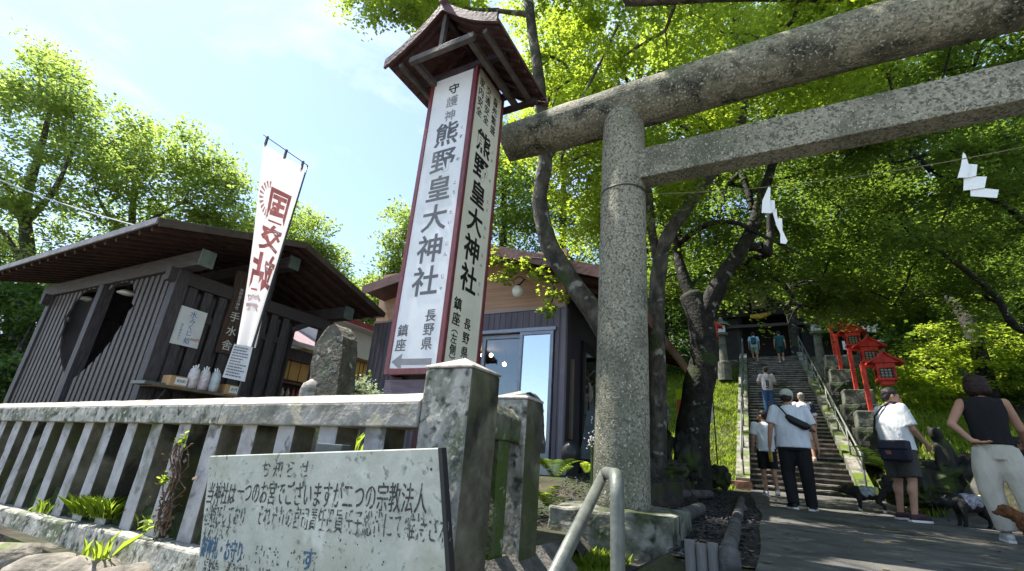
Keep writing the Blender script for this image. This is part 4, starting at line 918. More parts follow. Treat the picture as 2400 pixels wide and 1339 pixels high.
# side door and items on the cafe's dark side
m = MB(); xk = KX + .012
dd = MB().box((KX + .003, 7.0, KB), (KX + .05, 7.9, KZ - .35)).build('side_door', flat('near_black_door', (.015, .013, .016), rough=.4), cf)
MB().box((KX + .051, 7.12, KB + .35), (KX + .06, 7.78, KZ - .5)).build('pane', glassM('dim_door_glass', (.5, .5, .5), .3), dd)
MB().box((KX + .055, 7.06, KB + .9), (KX + .1, 7.09, KB + 1.2)).build('handle', METAL, dd)
MB().box((KX + .003, 6.55, KB + .5), (KX + .04, 6.63, KZ - .75)).build('downpipe', flat('bronze_pipe', (.16, .13, .1)), cf)
ch = thing('chalkboard_sign', 'dark chalkboard easel leaning beside the cafe door near the torii pillar', 'sign', ay(1378, 1040, 5.9))
q = [ay(px, py, 5.9) for px, py in ((1358, 1075), (1396, 1078), (1396, 965), (1376, 962))]
m = MB(); m.add(q + [p + Vector((0, .03, 0)) for p in q], [(0, 1, 2, 3), (7, 6, 5, 4), (0, 4, 5, 1), (1, 5, 6, 2), (2, 6, 7, 3), (3, 7, 4, 0)]); m.build('board', flat('slate_board', (.03, .045, .055), rough=.5, var=.4), ch)
text('?', ay(1387, 985, 5.895), .13, XR, UPZ, flat('chalk', (.5, .52, .5)), ch, offset=0)
bp_ = thing('round_pot', 'round dark ceramic pot on the ground beside the cafe corner', 'pot', ay(1338, 1062, 5.9))
MB().ell(tuple(ay(1338, 1063, 5.9)), (.13, .13, .15), n=20, m=12).build('body', flat('dark_ceramic', (.03, .032, .035), rough=.35), bp_, smooth=True)
pf = thing('potted_flowers', 'small white flowers in a bundle at the left edge of the torii pillar', 'flowers', ay(1386, 1035, 4.6))
m = MB(); c = ay(1388, 1032, 4.6)
for _ in range(60):
    p = c + Vector((random.gauss(0, .03), random.gauss(0, .03), random.gauss(0, .05))); m.ell(tuple(p), (.008, .008, .006), n=5, m=4)
m.build('petals', flat('white_petals', (.65, .6, .58)), pf)
MB().tube([tuple(c), (c.x, c.y + .02, 1.2)], .02, 6).build('stem', flat('stem_green', (.05, .09, .02)), pf)

# ------------------------------------------------------------------ shrine gate at the head of the stairs
sgz = ZT; gt = thing('shrine_gate', 'dark timber shrine gate with pale roof and gilded plaque above the stairs', 'shrine', (.8, 36, ZT))
BLK = M('black_timber', [(.008, .007, .007), (.025, .02, .018)], scale=4, rough=.6, bump=.2)
for x in (-3.3, -.9, 2.6, 4.9): MB().tube([(x, 35.5, ZT - .2), (x, 35.5, 13.6)], .2, 14).build('column', BLK, gt, smooth=True)
MB().box((-3.6, 35.2, 12.0), (5.2, 35.9, 13.9)).build('lintel_frieze', BLK, gt, bevel=.03)
for (a, b) in ((-3.2, -1.0), (2.7, 4.8)): MB().box((a, 35.4, ZT), (b, 35.5, 11.9)).build('side_panel', BLK, gt)
MB().box((-3.2, 38.5, ZT), (4.8, 38.7, 13.9)).build('rear_wall', BLK, gt)
m = MB(); K = 10; ry0, ry1 = 32.9, 40.5
def gzr(t): return 13.75 + 3.4 * t ** 1.35
prof = [(ry0 + (36.7 - ry0) * k / K, gzr(k / K)) for k in range(K + 1)] + [(36.7 + (ry1 - 36.7) * k / K, gzr(1 - k / K)) for k in range(1, K + 1)]
prof = prof + [(y, z - .28) for y, z in prof[::-1]]
MB().prism(prof, -5.2, 6.8, 'x').build('roof', M('pale_metal_roof', [(.35, .38, .4), (.5, .54, .57)], scale=3, rough=.4, bump=.1, metallic=.2), gt)
for k in range(24): x = -4.9 + k * .5; MB().beam((x, 33.1, 13.45), (x, 36, 14.6), .12, .14).build('rafter', BLK, gt)
MB().box((-4.9, 36.4, 16.9), (6.5, 37.0, 17.5)).build('ridge', BLK, gt)
q = [ay(px, py, 34.3) for px, py in ((1762, 725), (1795, 722), (1797, 665), (1755, 668))]
m = MB(); m.add(q + [p + Vector((0, .12, 0)) for p in q], [(0, 1, 2, 3), (7, 6, 5, 4), (0, 4, 5, 1), (1, 5, 6, 2), (2, 6, 7, 3), (3, 7, 4, 0)]); m.build('name_plaque', M('gilded_plaque', [(.1, .07, .03), (.24, .17, .08)], scale=2, rough=.4), gt, bevel=.03)
p0, p1 = ay(1758, 742, 35.0), ay(1806, 734, 35.0)
MB().tube([p0, p0.lerp(p1, .5) - Vector((0, 0, .12)), p1], [.12, .2, .12], 12).build('straw_rope', M('golden_straw', [(.5, .32, .05), (.7, .48, .1)], scale=8, rough=.8), gt, smooth=True)
MB().box((-3.2, 35.0, 11.15), (4.8, 35.15, 11.35)).build('curtain_rail', flat('dim_rail', (.06, .06, .06)), gt)

# fence at the top right, its lit gaps painted as white pickets
tf = thing('hilltop_fence', 'hilltop rail fence right of the shrine gate, lit gaps painted as white pickets', 'fence', (6.5, 33, 8))
for px in (1982, 2005, 2028, 2048):
    p = ay(px, 755, 32); MB().box((p.x - .17, 32, p.z - .6), (p.x + .17, 32.1, p.z + .5)).build('picket', flat('lit_gap_white', (.75, .77, .75)), tf)
p = ay(2000, 732, 32.1); MB().box((p.x - .8, 32.1, p.z - .2), (p.x + .9, 32.2, p.z + .25)).build('sign_panel', flat('pale_teal_panel', (.5, .6, .58)), tf)
MB().box((p.x - .8, 32.11, p.z - 2.2), (p.x + 1.5, 32.16, p.z - 1.7)).build('rail', flat('lit_gap_white', (.75, .77, .75)), tf)

# ------------------------------------------------------------------ red lanterns
VER = M('vermilion_paint', [(.5, .04, .025), (.64, .06, .04)], scale=5, rough=.6, bump=.25, bscale=30, spots=[((.2, .02, .015), 7, .54, .7), ((.42, .16, .12), 16, .64, .72)])
LGL = flat('lantern_paper', (.4, .42, .36), rough=.6)
def lantern_parts(t):
    MB().box((-.06, -.06, 0), (.06, .06, 1.40)).build('post', VER, t, world=False, bevel=.006)
    MB().box((-.07, -.05, 1.36), (.78, .05, 1.46)).build('arm', VER, t, world=False, bevel=.006)
    MB().box((.28, -.25, .92), (.80, .25, .99)).build('tray', VER, t, world=False, bevel=.01)
    MB().box((.38, -.16, .80), (.70, .16, .917)).build('underbox', VER, t, world=False, bevel=.01)
    h = MB()
    for (x, y) in ((.31, -.22), (.71, -.22), (.31, .16), (.71, .16)): h.box((x, y, .993), (x + .06, y + .06, 1.36))
    h.box((.30, -.23, 1.30), (.78, .23, 1.44)); h.build('housing', VER, t, world=False)
    MB().box((.375, -.165, 1.0), (.705, .165, 1.30)).build('paper_light_box', LGL, t, world=False)
    g_ = MB()
    for k in range(4): x = .385 + k * .095; g_.box((x, -.185, 1.0), (x + .02, -.167, 1.298))
    for k in range(4): z = 1.02 + k * .085; g_.box((.372, -.196, z), (.708, -.1855, z + .018))
    for k in range(4): y = -.15 + k * .09; g_.box((.707, y, 1.0), (.72, y + .02, 1.298)); g_.box((.36, y, 1.0), (.373, y + .02, 1.298))
    g_.build('lattice', flat('black_lattice', (.03, .02, .02)), t, world=False)
    n = 6
    for s_ in (-1, 1):
        top = [(.545 + s_ * .47 * k / n, 1.84 - .36 * (k / n) ** .75) for k in range(n + 1)]; bot = [(x, z - .06) for x, z in top[::-1]]
        MB().prism(top + bot, -.33, .33).build('roof_slope', VER, t, world=False)
    MB().prism([(.19, 1.46), (.90, 1.46), (.545, 1.77)], -.25, .25).build('gable_fill', VER, t, world=False)
    MB().box((.51, -.38, 1.80), (.58, .38, 1.86)).build('ridge_cap', METAL, t, world=False, bevel=.008)
PED = M('lantern_pedestal', [(.08, .08, .065), (.19, .19, .16)], scale=6, bump=.5, spots=[((.04, .06, .012), 3, .52, .66)])
BO0 = M('dark_mossy_footing', [(.02, .02, .017), (.05, .05, .04)], scale=5, bump=.7, spots=[((.03, .055, .01), 2.5, .48, .62)])
lan = [((2042, 965), 'foremost red wooden lantern just above the man with the shoulder bag', 15.2), ((2008, 915), 'second red wooden lantern from the front beside the stairs', 16.5), ((1972, 868), 'third red wooden lantern from the front beside the stairs', 18.5), ((1990, 862), 'farthest and dimmest red wooden lantern of the row of four', 20.4)]
lt0 = None
zs_ = {}
for i, ((px, py), lb, yy) in enumerate(lan):
    p = ay(px, py, yy)
    if i == 2: p = ay(1972, 868, yy)
    if i == 3: p = ay(1958, 835, yy)
    if lt0 is None:
        lt0 = thing('red_lantern', lb, 'lantern', p, 0, 'red lanterns beside the stone stairs'); lantern_parts(lt0); t = lt0; t.scale = (1, 1, 1)
    else:
        t = lt0.copy(); link(t); t.location = p; t['label'] = lb
        for c in list(lt0.children): d = c.copy(); link(d); d.parent = t
    t.scale = (.84,) * 3
    pd = thing('lantern_pedestal', 'squared grey stone pedestal under the ' + ['foremost', 'second', 'third', 'farthest'][i] + ' red lantern', 'pedestal', p, group='pedestals under the red lanterns')
    rough_mesh(MB().box((p.x - .36, p.y - .25, p.z - .42), (p.x + .36, p.y + .3, p.z - .002)).build('block', PED, pd, bevel=.03), .03, 3, .2)
    rough_mesh(MB().box((p.x - .42, p.y - .32, p.z - 1.3), (p.x + .42, p.y + .36, p.z - .43)).build('footing', BO0, pd, bevel=.03), .08, 3, .2)

# red lantern left of stairs (only a sliver in the picture)
p = ay(1648, 835, 21); t = lt0.copy(); link(t); t.location = p; t['label'] = 'red wooden lantern half hidden behind the dark tree trunk left of the stairs'; t.scale = (.84,) * 3
for c in list(lt0.children): d = c.copy(); link(d); d.parent = t

# stone lanterns at the head of the stairs
for (px, py, yy, lb) in ((1697, 850, 22.5, 'tall grey stone lantern with pale light box left of the stair rail'), (1925, 850, 23.2, 'tall grey stone lantern right of the stair rail')):
    p = ay(px, py, yy); t = thing('stone_lantern', lb, 'lantern', p, group='stone lanterns flanking the upper stairs')
    x, y, z = p
    e = .8
    MB().loft([(x, y, z - .8, .3, .3), (x, y, z, .28, .28), (x, y, z + .05, .18, .18), (x, y, z + 1.2, .14, .14), (x, y, z + 1.24, .25, .25), (x, y, z + 1.34, .27, .27)], n=16).build('pillar', PED, t)
    MB().box((x - .17, y - .17, z + 1.345), (x + .17, y + .17, z + 1.68)).build('light_box', flat('pale_light_box', (.6, .66, .68)), t, bevel=.01)
    MB().loft([(x, y, z + 1.685, .42, .42), (x, y, z + 1.74, .38, .38), (x, y, z + 1.92, .12, .12), (x, y, z + 2.05, .08, .08), (x, y, z + 2.1, .02, .02)], n=6).build('roof', PED, t)

# ------------------------------------------------------------------ small signs and flags near the dark maple
t = thing('roofed_notice_post', 'small grey wooden notice with pointed top on a thin post left of the dark maple', 'sign', ay(1555, 1085, 9.0))
q = [ay(px, py, 9.0) for px, py in ((1540, 994), (1568, 992), (1569, 955), (1553, 942), (1536, 952))]
m = MB(); n = 5; m.add(q + [p + Vector((0, .03, 0)) for p in q], [tuple(range(n)), tuple(range(2 * n - 1, n - 1, -1))] + [(k, k + n, (k + 1) % n + n, (k + 1) % n) for k in range(n)]); m.build('board', M('grey_notice_wood', [(.12, .11, .11), (.22, .2, .2)], scale=8), t)
text('厄除祈願\n子育守護\n参道', ay(1553, 973, 8.995), .055, XR, UPZ, flat('notice_print', (.45, .43, .42)), t, offset=0)
a_, b_ = ay(1556, 994, 9.02), ay(1562, 1080, 9.02); MB().tube([a_, b_], .018, 6).build('post', flat('pale_post', (.25, .2, .1)), t)
t = thing('yellow_flag', 'bright lime and orange vertical flag left of the dark maple trunk', 'flag', ay(1592, 960, 12))
q = [ay(px, py, 12) for px, py in ((1585, 936), (1603, 936), (1604, 912), (1582, 912))]
def thin(q, mat, nm, t, th=.01):
    n = len(q); m = MB(); m.add(list(q) + [p + Vector((0, th, 0)) for p in q], [tuple(range(n)), tuple(range(2 * n - 1, n - 1, -1))] + [(k, k + n, (k + 1) % n + n, (k + 1) % n) for k in range(n)]); return m.build(nm, mat, t)
thin(q, flat('lime_cloth', (.45, .62, .02), rough=.8), 'upper_cloth', t)
thin([ay(px, py, 12) for px, py in ((1588, 992), (1598, 990), (1602, 938), (1586, 938))], flat('orange_cloth', (.5, .14, .05), rough=.8), 'lower_cloth', t)
p = ay(1606, 905, 12.02); MB().tube([p, (p.x + .05, p.y, 1.2)], .012, 6).build('pole', POLE, t)
t = thing('white_streamer_banner', 'narrow white vertical banner right of the dark maple on the grassy slope', 'banner', ay(1668, 990, 11.6))
thin([ay(px, py, 11.6) for px, py in ((1656, 992), (1671, 992), (1670, 950), (1666, 895), (1660, 910), (1656, 950))], WHITEC, 'cloth', t)
a_, b_ = ay(1667, 890, 11.63), ay(1682, 1090, 11.63); MB().tube([a_, b_], .014, 6).build('pole', POLE, t)

# ------------------------------------------------------------------ planting bed with log edging
LOG = M('grey_log', [(.03, .029, .028), (.07, .068, .065), (.12, .115, .11)], scale=7, rough=.85, bump=.5)
def log(pts, r, label):
    t = thing('edging_log', label, 'log', pts[0], group='round logs edging the planting bed'); o = MB().tube(pts, r, 14).build('trunk', LOG, t, smooth=False); es_ = o.modifiers.new('b', 'BEVEL'); es_.width = .008; return t
G_ = lambda px, py, z: az(px, py, z)
log([G_(1524, 1158, 1.2), G_(1665, 1160, 1.2)], .07, 'long grey log lying across the far edge of the dark bed')
log([G_(1594, 1212, 1.18), G_(1642, 1192, 1.18)], .06, 'short tilted grey log beside the torii base block')
log([G_(1703, 1300, 1.12), G_(1716, 1262, 1.16), G_(1722, 1235, 1.16)], .045, 'slim grey log along the path nearest the camera')
log([G_(1728, 1215, 1.16), G_(1738, 1170, 1.16)], .05, 'slim grey log farther along the path edge')
for i, (px, py) in enumerate(((1722, 1226), (1710, 1295), (1741, 1190))):
    p = G_(px, py, 1.15); t = thing('log_stub', ['round-topped log stub between the two slim path logs', 'round-topped log stub at the near end of the path logs', 'round-topped log stub at the far end of the path logs'][i], 'log', p, group='upright log stubs')
    MB().capsule((p.x, p.y, 1.0), .055, (p.x, p.y, 1.14), .055).build('stub', LOG, t, smooth=True)
sy_ = 3.09; p0 = ay(1618, 1300, sy_); p1 = ay(1700, 1312, sy_); zt3 = ay(1655, 1271, sy_).z
for k in range(4):
    p = p0.lerp(p1, k / 3); t = thing('edging_stake', ['cut grey stake at the torii end of the low row', 'second cut grey stake from the torii block', 'middle cut grey stake of the low row', 'fourth cut grey stake from the torii block', 'cut grey stake at the path end of the low row'][k], 'stake', (p.x, sy_, .9), group='row of cut stakes edging the bed')
    MB().tube([(p.x, sy_, .7), (p.x, sy_, zt3 - .01 * (k % 2))], .029, 12).build('stake', M('pale_cut_log', [(.1, .1, .095), (.26, .255, .24)], scale=9, bump=.5, stretch=(1, 1, .2)), t)
# dark gravel / wood chips in the bed (stuff)
m = MB()
for _ in range(9000):
    y = random.uniform(3.2, 12); x = random.uniform(-1.9 - .12 * (y - 3), pl(y) - .04)
    if -1.5 < x < -.58 and y < 4.45: continue
    r = random.uniform(.006, .018); z = gz(x, y) + .02; a = random.uniform(0, 3.14)
    dx, dy = math.cos(a) * r * 1.6, math.sin(a) * r * 1.6; tz = random.uniform(-.012, .012)
    m.add([(x - dx, y - dy, z), (x + dy * .5, y - dx * .5, z + r * .4 + tz), (x + dx, y + dy, z + tz), (x - dy * .5, y + dx * .5, z + r * .6)], [(0, 1, 3), (1, 2, 3), (0, 3, 2), (0, 2, 1)])
o = m.build('bark_chips', M('dark_bark_chips', [(.012, .011, .014), (.05, .047, .055), (.12, .115, .13)], scale=25, rough=.7, bump=0), fix=False); tag(o, 'dark glinting bark chips covering the planting bed beside the path', 'bark chips', kind='stuff')

# dark mossy boulders around the maple and behind the walkers
BO = M('dark_boulder', [(.008, .008, .007), (.022, .021, .018), (.06, .058, .05)], scale=3, bump=.8, bscale=9, spots=[((.04, .065, .01), 1.8, .5, .64)])
def boulder(c, r, label, grp='mossy boulders'):
    t = thing('boulder', label, 'boulder', c, group=grp); m = MB().ell((0, 0, 0), (1, 1, 1), n=30, m=20); sd_ = Vector((c[0] * 3.1, c[1] * 1.7, c[2]))
    for i, v in enumerate(m.v):
        v = Vector(v); n_ = v.normalized(); q = n_ * 1.3 + sd_
        cell = mnoise.cell_vector(q * 1.4); d = min(.35, abs(mnoise.noise(q * 1.1)) * .5) + .3 * mnoise.noise(q * 2.4 + cell * .2) + .12 * mnoise.noise(q * 6)
        # flatten facets so the rock looks split rather than inflated
        f = 1 - d * .8; p = Vector([math.copysign(abs(x) ** .72, x) for x in n_]) * f; m.v[i] = (c[0] + p.x * r[0] * .85, c[1] + p.y * r[1] * .85, c[2] + p.z * r[2] * .85)
    o = m.build('rock', BO, t); return t
boulder(ay(1555, 1110, 8.6), (.5, .4, .28), 'flat dark boulder between the torii pillar and the maple')
boulder(ay(1610, 1075, 9.0), (.28, .3, .5), 'upright black boulder against the left side of the maple')
boulder(ay(1685, 1112, 11.2) + Vector((0, 0, -.05)), (.26, .28, .28), 'rounded dark boulder right of the maple roots')
boulder(ay(1530, 1060, 10.5), (.5, .5, .9), 'tall shadowed boulder just right of the torii pillar')
st_ = thing('guardian_stone', 'upright dark mossy stone figure on a rock between the two right-hand walkers', 'statue', ay(2205, 1090, 10.2))
c = ay(2208, 1040, 10.3); b_ = MB().loft([(c.x, c.y, c.z - .5, .22, .18), (c.x, c.y, c.z - .42, .22, .18), (c.x, c.y, c.z - .4, .17, .15), (c.x, c.y, c.z - .1, .13, .12), (c.x - .02, c.y, c.z + .06, .10, .10)], n=14); b_.ell((c.x - .06, c.y - .05, c.z + .14), (.10, .11, .10), n=14, m=10); b_.ell((c.x + .02, c.y, c.z - .25), (.16, .15, .14), n=12, m=8)
for s_ in (-1, 1): b_.capsule((c.x + s_ * .08 - .03, c.y - .1, c.z - .05), .04, (c.x + s_ * .09 - .04, c.y - .13, c.z - .38), .04); b_.ell((c.x + s_ * .07 - .06, c.y - .0, c.z + .22), (.03, .03, .05), n=8, m=6)
rough_mesh(b_.build('figure', BO, st_, remesh=.018, smooth=True), .02, 7)
for i, (px, py, r) in enumerate(((2190, 1130, (.6, .4, .42)), (2300, 1135, (.55, .4, .5)), (2400, 1130, (.5, .5, .6)), (2250, 1180, (.5, .3, .28)), (2125, 1150, (.42, .4, .3)), (2385, 1055, (.55, .5, .26)))):
    boulder(ay(px, py, 10.4), r, ['mossy rock directly under the guardian stone', 'black rock left of the woman\'s waist', 'large black rock right of the woman at the picture edge', 'low black rock behind the second dog', 'low dark rock behind the man with the bag', 'brown flat-topped rock right of the woman\'s shoulder'][i], 'dark retaining rocks right of the path')
# ================================================================== PART 3: trees and plants
def np_mesh(name, V, Fc, k, mat, parent=None):
    """V (N,3), faces given as an int array (M,k)"""
    me = bpy.data.meshes.new(name); me.vertices.add(len(V)); me.vertices.foreach_set('co', V.astype(np.float32).ravel())
    n = len(Fc); me.loops.add(n * k); me.loops.foreach_set('vertex_index', Fc.astype(np.int32).ravel())
    me.polygons.add(n); me.polygons.foreach_set('loop_start', np.arange(0, n * k, k, dtype=np.int32)); me.polygons.foreach_set('loop_total', np.full(n, k, dtype=np.int32))
    me.update(calc_edges=True); me.materials.append(mat)
    o = link(bpy.data.objects.new(name, me))
    if parent is not None: o.parent = parent
    return o
LEAF = np.array([(0, -.5, 0), (-.55, .0, .03), (-.16, .12, 0), (0, .62, .04), (.16, .12, 0), (.55, .0, .03)])
LEAFO = np.array([(0, -.55, 0), (-.3, -.1, .02), (-.2, .3, .02), (0, .55, 0), (.2, .3, .02), (.3, -.1, .02)])
RNG = np.random.RandomState(11)
def leaf_mesh(name, P, size, mat, parent, tilt=.55, tmpl=LEAF, o_=None):
    n = len(P); yaw = RNG.uniform(0, 2 * np.pi, n); ta = RNG.uniform(0, 2 * np.pi, n); tt = RNG.normal(0, tilt, n)
    sz = size * RNG.uniform(.45, 1.45, n)
    cy, sy = np.cos(yaw), np.sin(yaw); x, y, z = tmpl[:, 0], tmpl[:, 1], tmpl[:, 2]
    X = (x[None] * cy[:, None] - y[None] * sy[:, None]); Y = (x[None] * sy[:, None] + y[None] * cy[:, None]); Z = np.repeat(z[None], n, 0)
    kx, ky = np.cos(ta)[:, None], np.sin(ta)[:, None]; c, s = np.cos(tt)[:, None], np.sin(tt)[:, None]
    dot = kx * X + ky * Y
    Xr = X * c + ky * Z * s + kx * dot * (1 - c); Yr = Y * c - kx * Z * s + ky * dot * (1 - c); Zr = Z * c + (kx * Y - ky * X) * s
    V = np.stack([Xr, Yr, Zr], -1) * sz[:, None, None] + P[:, None, :]
    if o_ is None and parent is not None: o_ = np.array(org(parent))
    if o_ is not None: V = V - o_
    Fc = np.arange(n * 6).reshape(n, 6)
    return np_mesh(name, V.reshape(-1, 3), Fc, 6, mat, parent)

LIT = [(-1.1, 13.2, 1.4), (-1.3, 14.5, 1.6), (-1.0, 15.5, 2.1), (-1.4, 16.5, 2.6), (-.6, 14.0, 1.6), (0, 14.2, 1.4), (.7, 14.6, 1.6), (1.4, 14.9, 1.8), (1.9, 14.2, 1.6), (2.1, 15, 2.0), (2.4, 13.3, 1.4), (2.7, 12, 1.6), (1.0, 16, 2.4),
       (.35, 9.3, 2.5), (.0, 12.2, 2.3), (1.15, 3.9, 1.08), (.75, 3.6, 1.08), (.2, 12, 1.2), (1.7, 8.2, 2.6), (2.6, 9.8, 1.9), (3.0, 10.4, 2.0), (-2.3, 5.0, 1.3)]
LITA = np.array(LIT); SUNA = np.array(SUN)
LITR = [.75] * 13 + [.45] * (len(LIT) - 13)
LIT += [(-.62, 14.6, 1.8), (-.62, 15.8, 2.4), (-2.0, 14.5, 1.7), (-2.2, 16, 2.4), (-1.5, 18, 3.3), (.3, 3.0, 1.3), (-1.0, 3.3, 1.2), (-1.6, 4.9, 1.3)]
LITR += [.6] * 8
LIT += [tuple(ad(*q)) for q in ((2190, 850, 13), (2330, 820, 12.4), (2260, 760, 13), (2180, 760, 14), (2350, 700, 11.5), (2150, 640, 12), (2000, 560, 11.5), (1850, 450, 11), (2230, 500, 10))]
LITR += [.8] * 5 + [.5] * 4
LIT += [(-1.5, 22, 5.2), (-1.2, 19.3, 3.8), (-1.4, 20.5, 4.4), (-1.0, 12.6, 1.4), (-1.1, 17.5, 3.0)]
LITR += [.9] * 5
LITA = np.array(LIT)
def sun_gap(P, r=.42):
    if len(P) == 0: return P
    P = np.array(P); keep = np.ones(len(P), bool)
    for q, r in zip(LITA, LITR):
        d = P - q; t = d @ SUNA; dist = np.linalg.norm(d - t[:, None] * SUNA[None], axis=1); keep &= ~((dist < r) & (t > .5))
    return P[keep]
def region(cx, cy, rx, ry, d0, d1, n):
    """spray centres inside a crown lobe"""
    out = []
    while len(out) < n:
        u, v = RNG.uniform(-1, 1, 2)
        if u * u + v * v > 1: continue
        out.append(np.array(ad(cx + u * rx, cy + v * ry, RNG.uniform(d0, d1))))
    return out
def blob(c, r, n):
    out = []
    while len(out) < n:
        p = RNG.uniform(-1, 1, 3)
        q = (p ** 2).sum()
        if q > 1 or q < .12: continue
        out.append(np.array(c) + p * np.array(r))
    return out
def tree(name, label, trunks, radii, sprays, leafm, bark, size=.07, per=260, rad=.45, thick=.07, group=None, tmpl=LEAF, tilt=.55, cat='tree', droop=.25, twig=.0075):
    base = trunks[0][0]; t = thing(name, label, cat, base, group=group)
    m = MB(); nodes = []
    for pts, (r0, r1) in zip(trunks, radii):
        # smooth path with Catmull-Rom
        P = [Vector(p) for p in pts]; Q = []
        for i in range(len(P) - 1):
            p0, p1, p2, p3 = P[max(0, i - 1)], P[i], P[i + 1], P[min(len(P) - 1, i + 2)]
            for k in range(5):
                s = k / 5; Q.append(.5 * ((2 * p1) + (p2 - p0) * s + (2 * p0 - 5 * p1 + 4 * p2 - p3) * s * s + (3 * p1 - p0 - 3 * p2 + p3) * s ** 3))
        Q.append(P[-1]); L_ = len(Q)
        rr = [r0 + (r1 - r0) * i / (L_ - 1) for i in range(L_)]
        rr = [r * (1 + .10 * mnoise.noise(Q[i] * 2.2)) for i, r in enumerate(rr)]
        m.tube(Q, rr, 14); nodes += [(np.array(q), i) for i, q in enumerate(Q) if i > L_ * .3 or trunks.index(pts) > 0]
    o = m.build('trunk', bark, t, smooth=True); rough_mesh(o, .02, 3)
    N = np.array([n[0] for n in nodes]); par = [-1] * len(N); C = np.array(sprays)
    if len(C):
        d = np.min(np.linalg.norm(C[:, None] - N[None], axis=2), axis=1); order = np.argsort(d)
        pts = list(N); parent_ = [-1] * len(N); cnt = [0] * len(N); edges = []
        for i in order:
            A = np.array(pts); dd = np.linalg.norm(A - C[i], axis=1) + .35 * np.maximum(0, A[:, 2] - C[i][2]); j = int(np.argmin(dd))
            mid = (pts[j] + C[i]) / 2 + np.array([0, 0, .1]) * min(1, dd[j]) + RNG.normal(0, .05, 3) * min(1, dd[j])
            a = len(pts); pts.append(mid); parent_.append(j); cnt.append(0); pts.append(C[i]); parent_.append(a); cnt.append(1)
        for i in range(len(pts) - 1, len(N) - 1, -1): cnt[parent_[i]] += cnt[i]
        b = MB()
        for i in range(len(N), len(pts)):
            j = parent_[i]; ra = twig * math.sqrt(cnt[i]) + .002; 
            b.tube([pts[j], pts[i]], [ra * 1.1, ra * .85], 5, cap=False)
        b.build('branches', bark, t, smooth=True, fix=False)
        n = per; S_ = []
        for c in C:
            k = int(per * RNG.uniform(.6, 1.4)); R = rad * RNG.uniform(.6, 1.3); r = R * np.sqrt(RNG.uniform(0, 1, k)) ; a = RNG.uniform(0, 2 * np.pi, k)
            lob = 1 + .35 * np.sin(a * 3 + RNG.uniform(0, 6)) 
            S_.append(np.stack([c[0] + r * lob * np.cos(a), c[1] + r * lob * np.sin(a), c[2] - droop * r * r / max(R, .1) + RNG.normal(0, thick, k)], -1))
        leaf_mesh('crown', sun_gap(np.concatenate(S_)), size, leafm, t, tilt=tilt, tmpl=tmpl)
    return t
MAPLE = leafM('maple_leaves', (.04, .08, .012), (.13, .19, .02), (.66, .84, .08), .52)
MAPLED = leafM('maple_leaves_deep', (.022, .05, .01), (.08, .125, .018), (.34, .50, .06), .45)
BROAD = leafM('broad_leaves', (.045, .075, .015), (.17, .21, .05), (.56, .74, .15), .5)
DARKL = leafM('dark_forest_leaves', (.02, .045, .012), (.06, .1, .02), (.16, .3, .04), .4)
def path(pts, y0, y1=None):
    n = len(pts); y1 = y0 if y1 is None else y1
    return [ay(px, py, y0 + (y1 - y0) * i / (n - 1)) for i, (px, py) in enumerate(pts)]

# maple A: curved trunk that leans over the cafe corner
tA = path([(1478, 1095), (1466, 960), (1440, 830), (1402, 745), (1345, 668), (1295, 590), (1272, 520), (1266, 455), (1278, 385), (1276, 320), (1264, 200), (1250, 90), (1232, -60), (1215, -260)], 5.9, 5.2)
tA[0] = Vector((tA[0].x, 6.0, 1.1))
tree('maple_tree', 'maple with a slender crooked mossy trunk leaning past the cafe corner behind the torii', [tA, [tA[8], ay(1330, 300, 5.6), ay(1380, 200, 5.6), ay(1450, 60, 5.8)]], [(.17, .07), (.05, .02)],
     region(1150, -190, 420, 150, 7.2, 10, 66) + region(1000, -10, 200, 55, 7.5, 9.5, 24) + region(880, 15, 110, 40, 7.5, 9.5, 9) + region(1340, 250, 130, 260, 8.4, 10.5, 34) ,
     MAPLE, BARK, size=.060, per=430, rad=.45, thick=.11, group='maples behind the torii')
over = []  # leaf sprays added overhead to shade the path, mostly out of view
while len(over) < 120:
    p = np.array([RNG.uniform(-4.5, 2.5), RNG.uniform(.5, 10.5), RNG.uniform(6.6, 9.2)])
    v = Vector(p) - EYE; dz = v.dot(W_); sx_, sy_2 = CX + F * v.dot(R_) / max(dz, .1), CY - F * v.dot(U_) / max(dz, .1)
    if dz > .5 and (sy_2 > -90 and (sx_ < 1250 or sy_2 > 330)): continue
    if sx_ < 900 and dz > .5: continue
    over.append(p)
tO = [Vector((4.6, 6.5, 1.1)), Vector((4.5, 6.4, 4)), Vector((3.4, 6.0, 6.5)), Vector((1.0, 5.5, 7.6)), Vector((-1.2, 5, 8.0))]
tree('maple_tree', 'maple added overhead to shade the path, leaves filling the top edge above the torii', [tO, [tO[2], Vector((2.0, 3.6, 7.6)), Vector((.4, 2.4, 8.0))]], [(.26, .06), (.1, .03)], over, MAPLE, BARK, size=.066, per=400, rad=.5, thick=.11, group='maples behind the torii')
wisp = [np.array(ay(px, py, 5.75)) for px, py in ((1168, 610), (1200, 628), (1235, 618), (1262, 640), (1180, 650), (1290, 655), (1300, 690), (1310, 600), (1150, 590), (1285, 725))]
tree('maple_branch', 'small leafy maple branch drooping across the cafe gable boards', [[ay(1330, 640, 5.8), ay(1290, 610, 5.75), ay(1200, 605, 5.7)]], [(.02, .008)], wisp, MAPLE, BARK, size=.055, per=110, rad=.17, thick=.05, cat='branch')
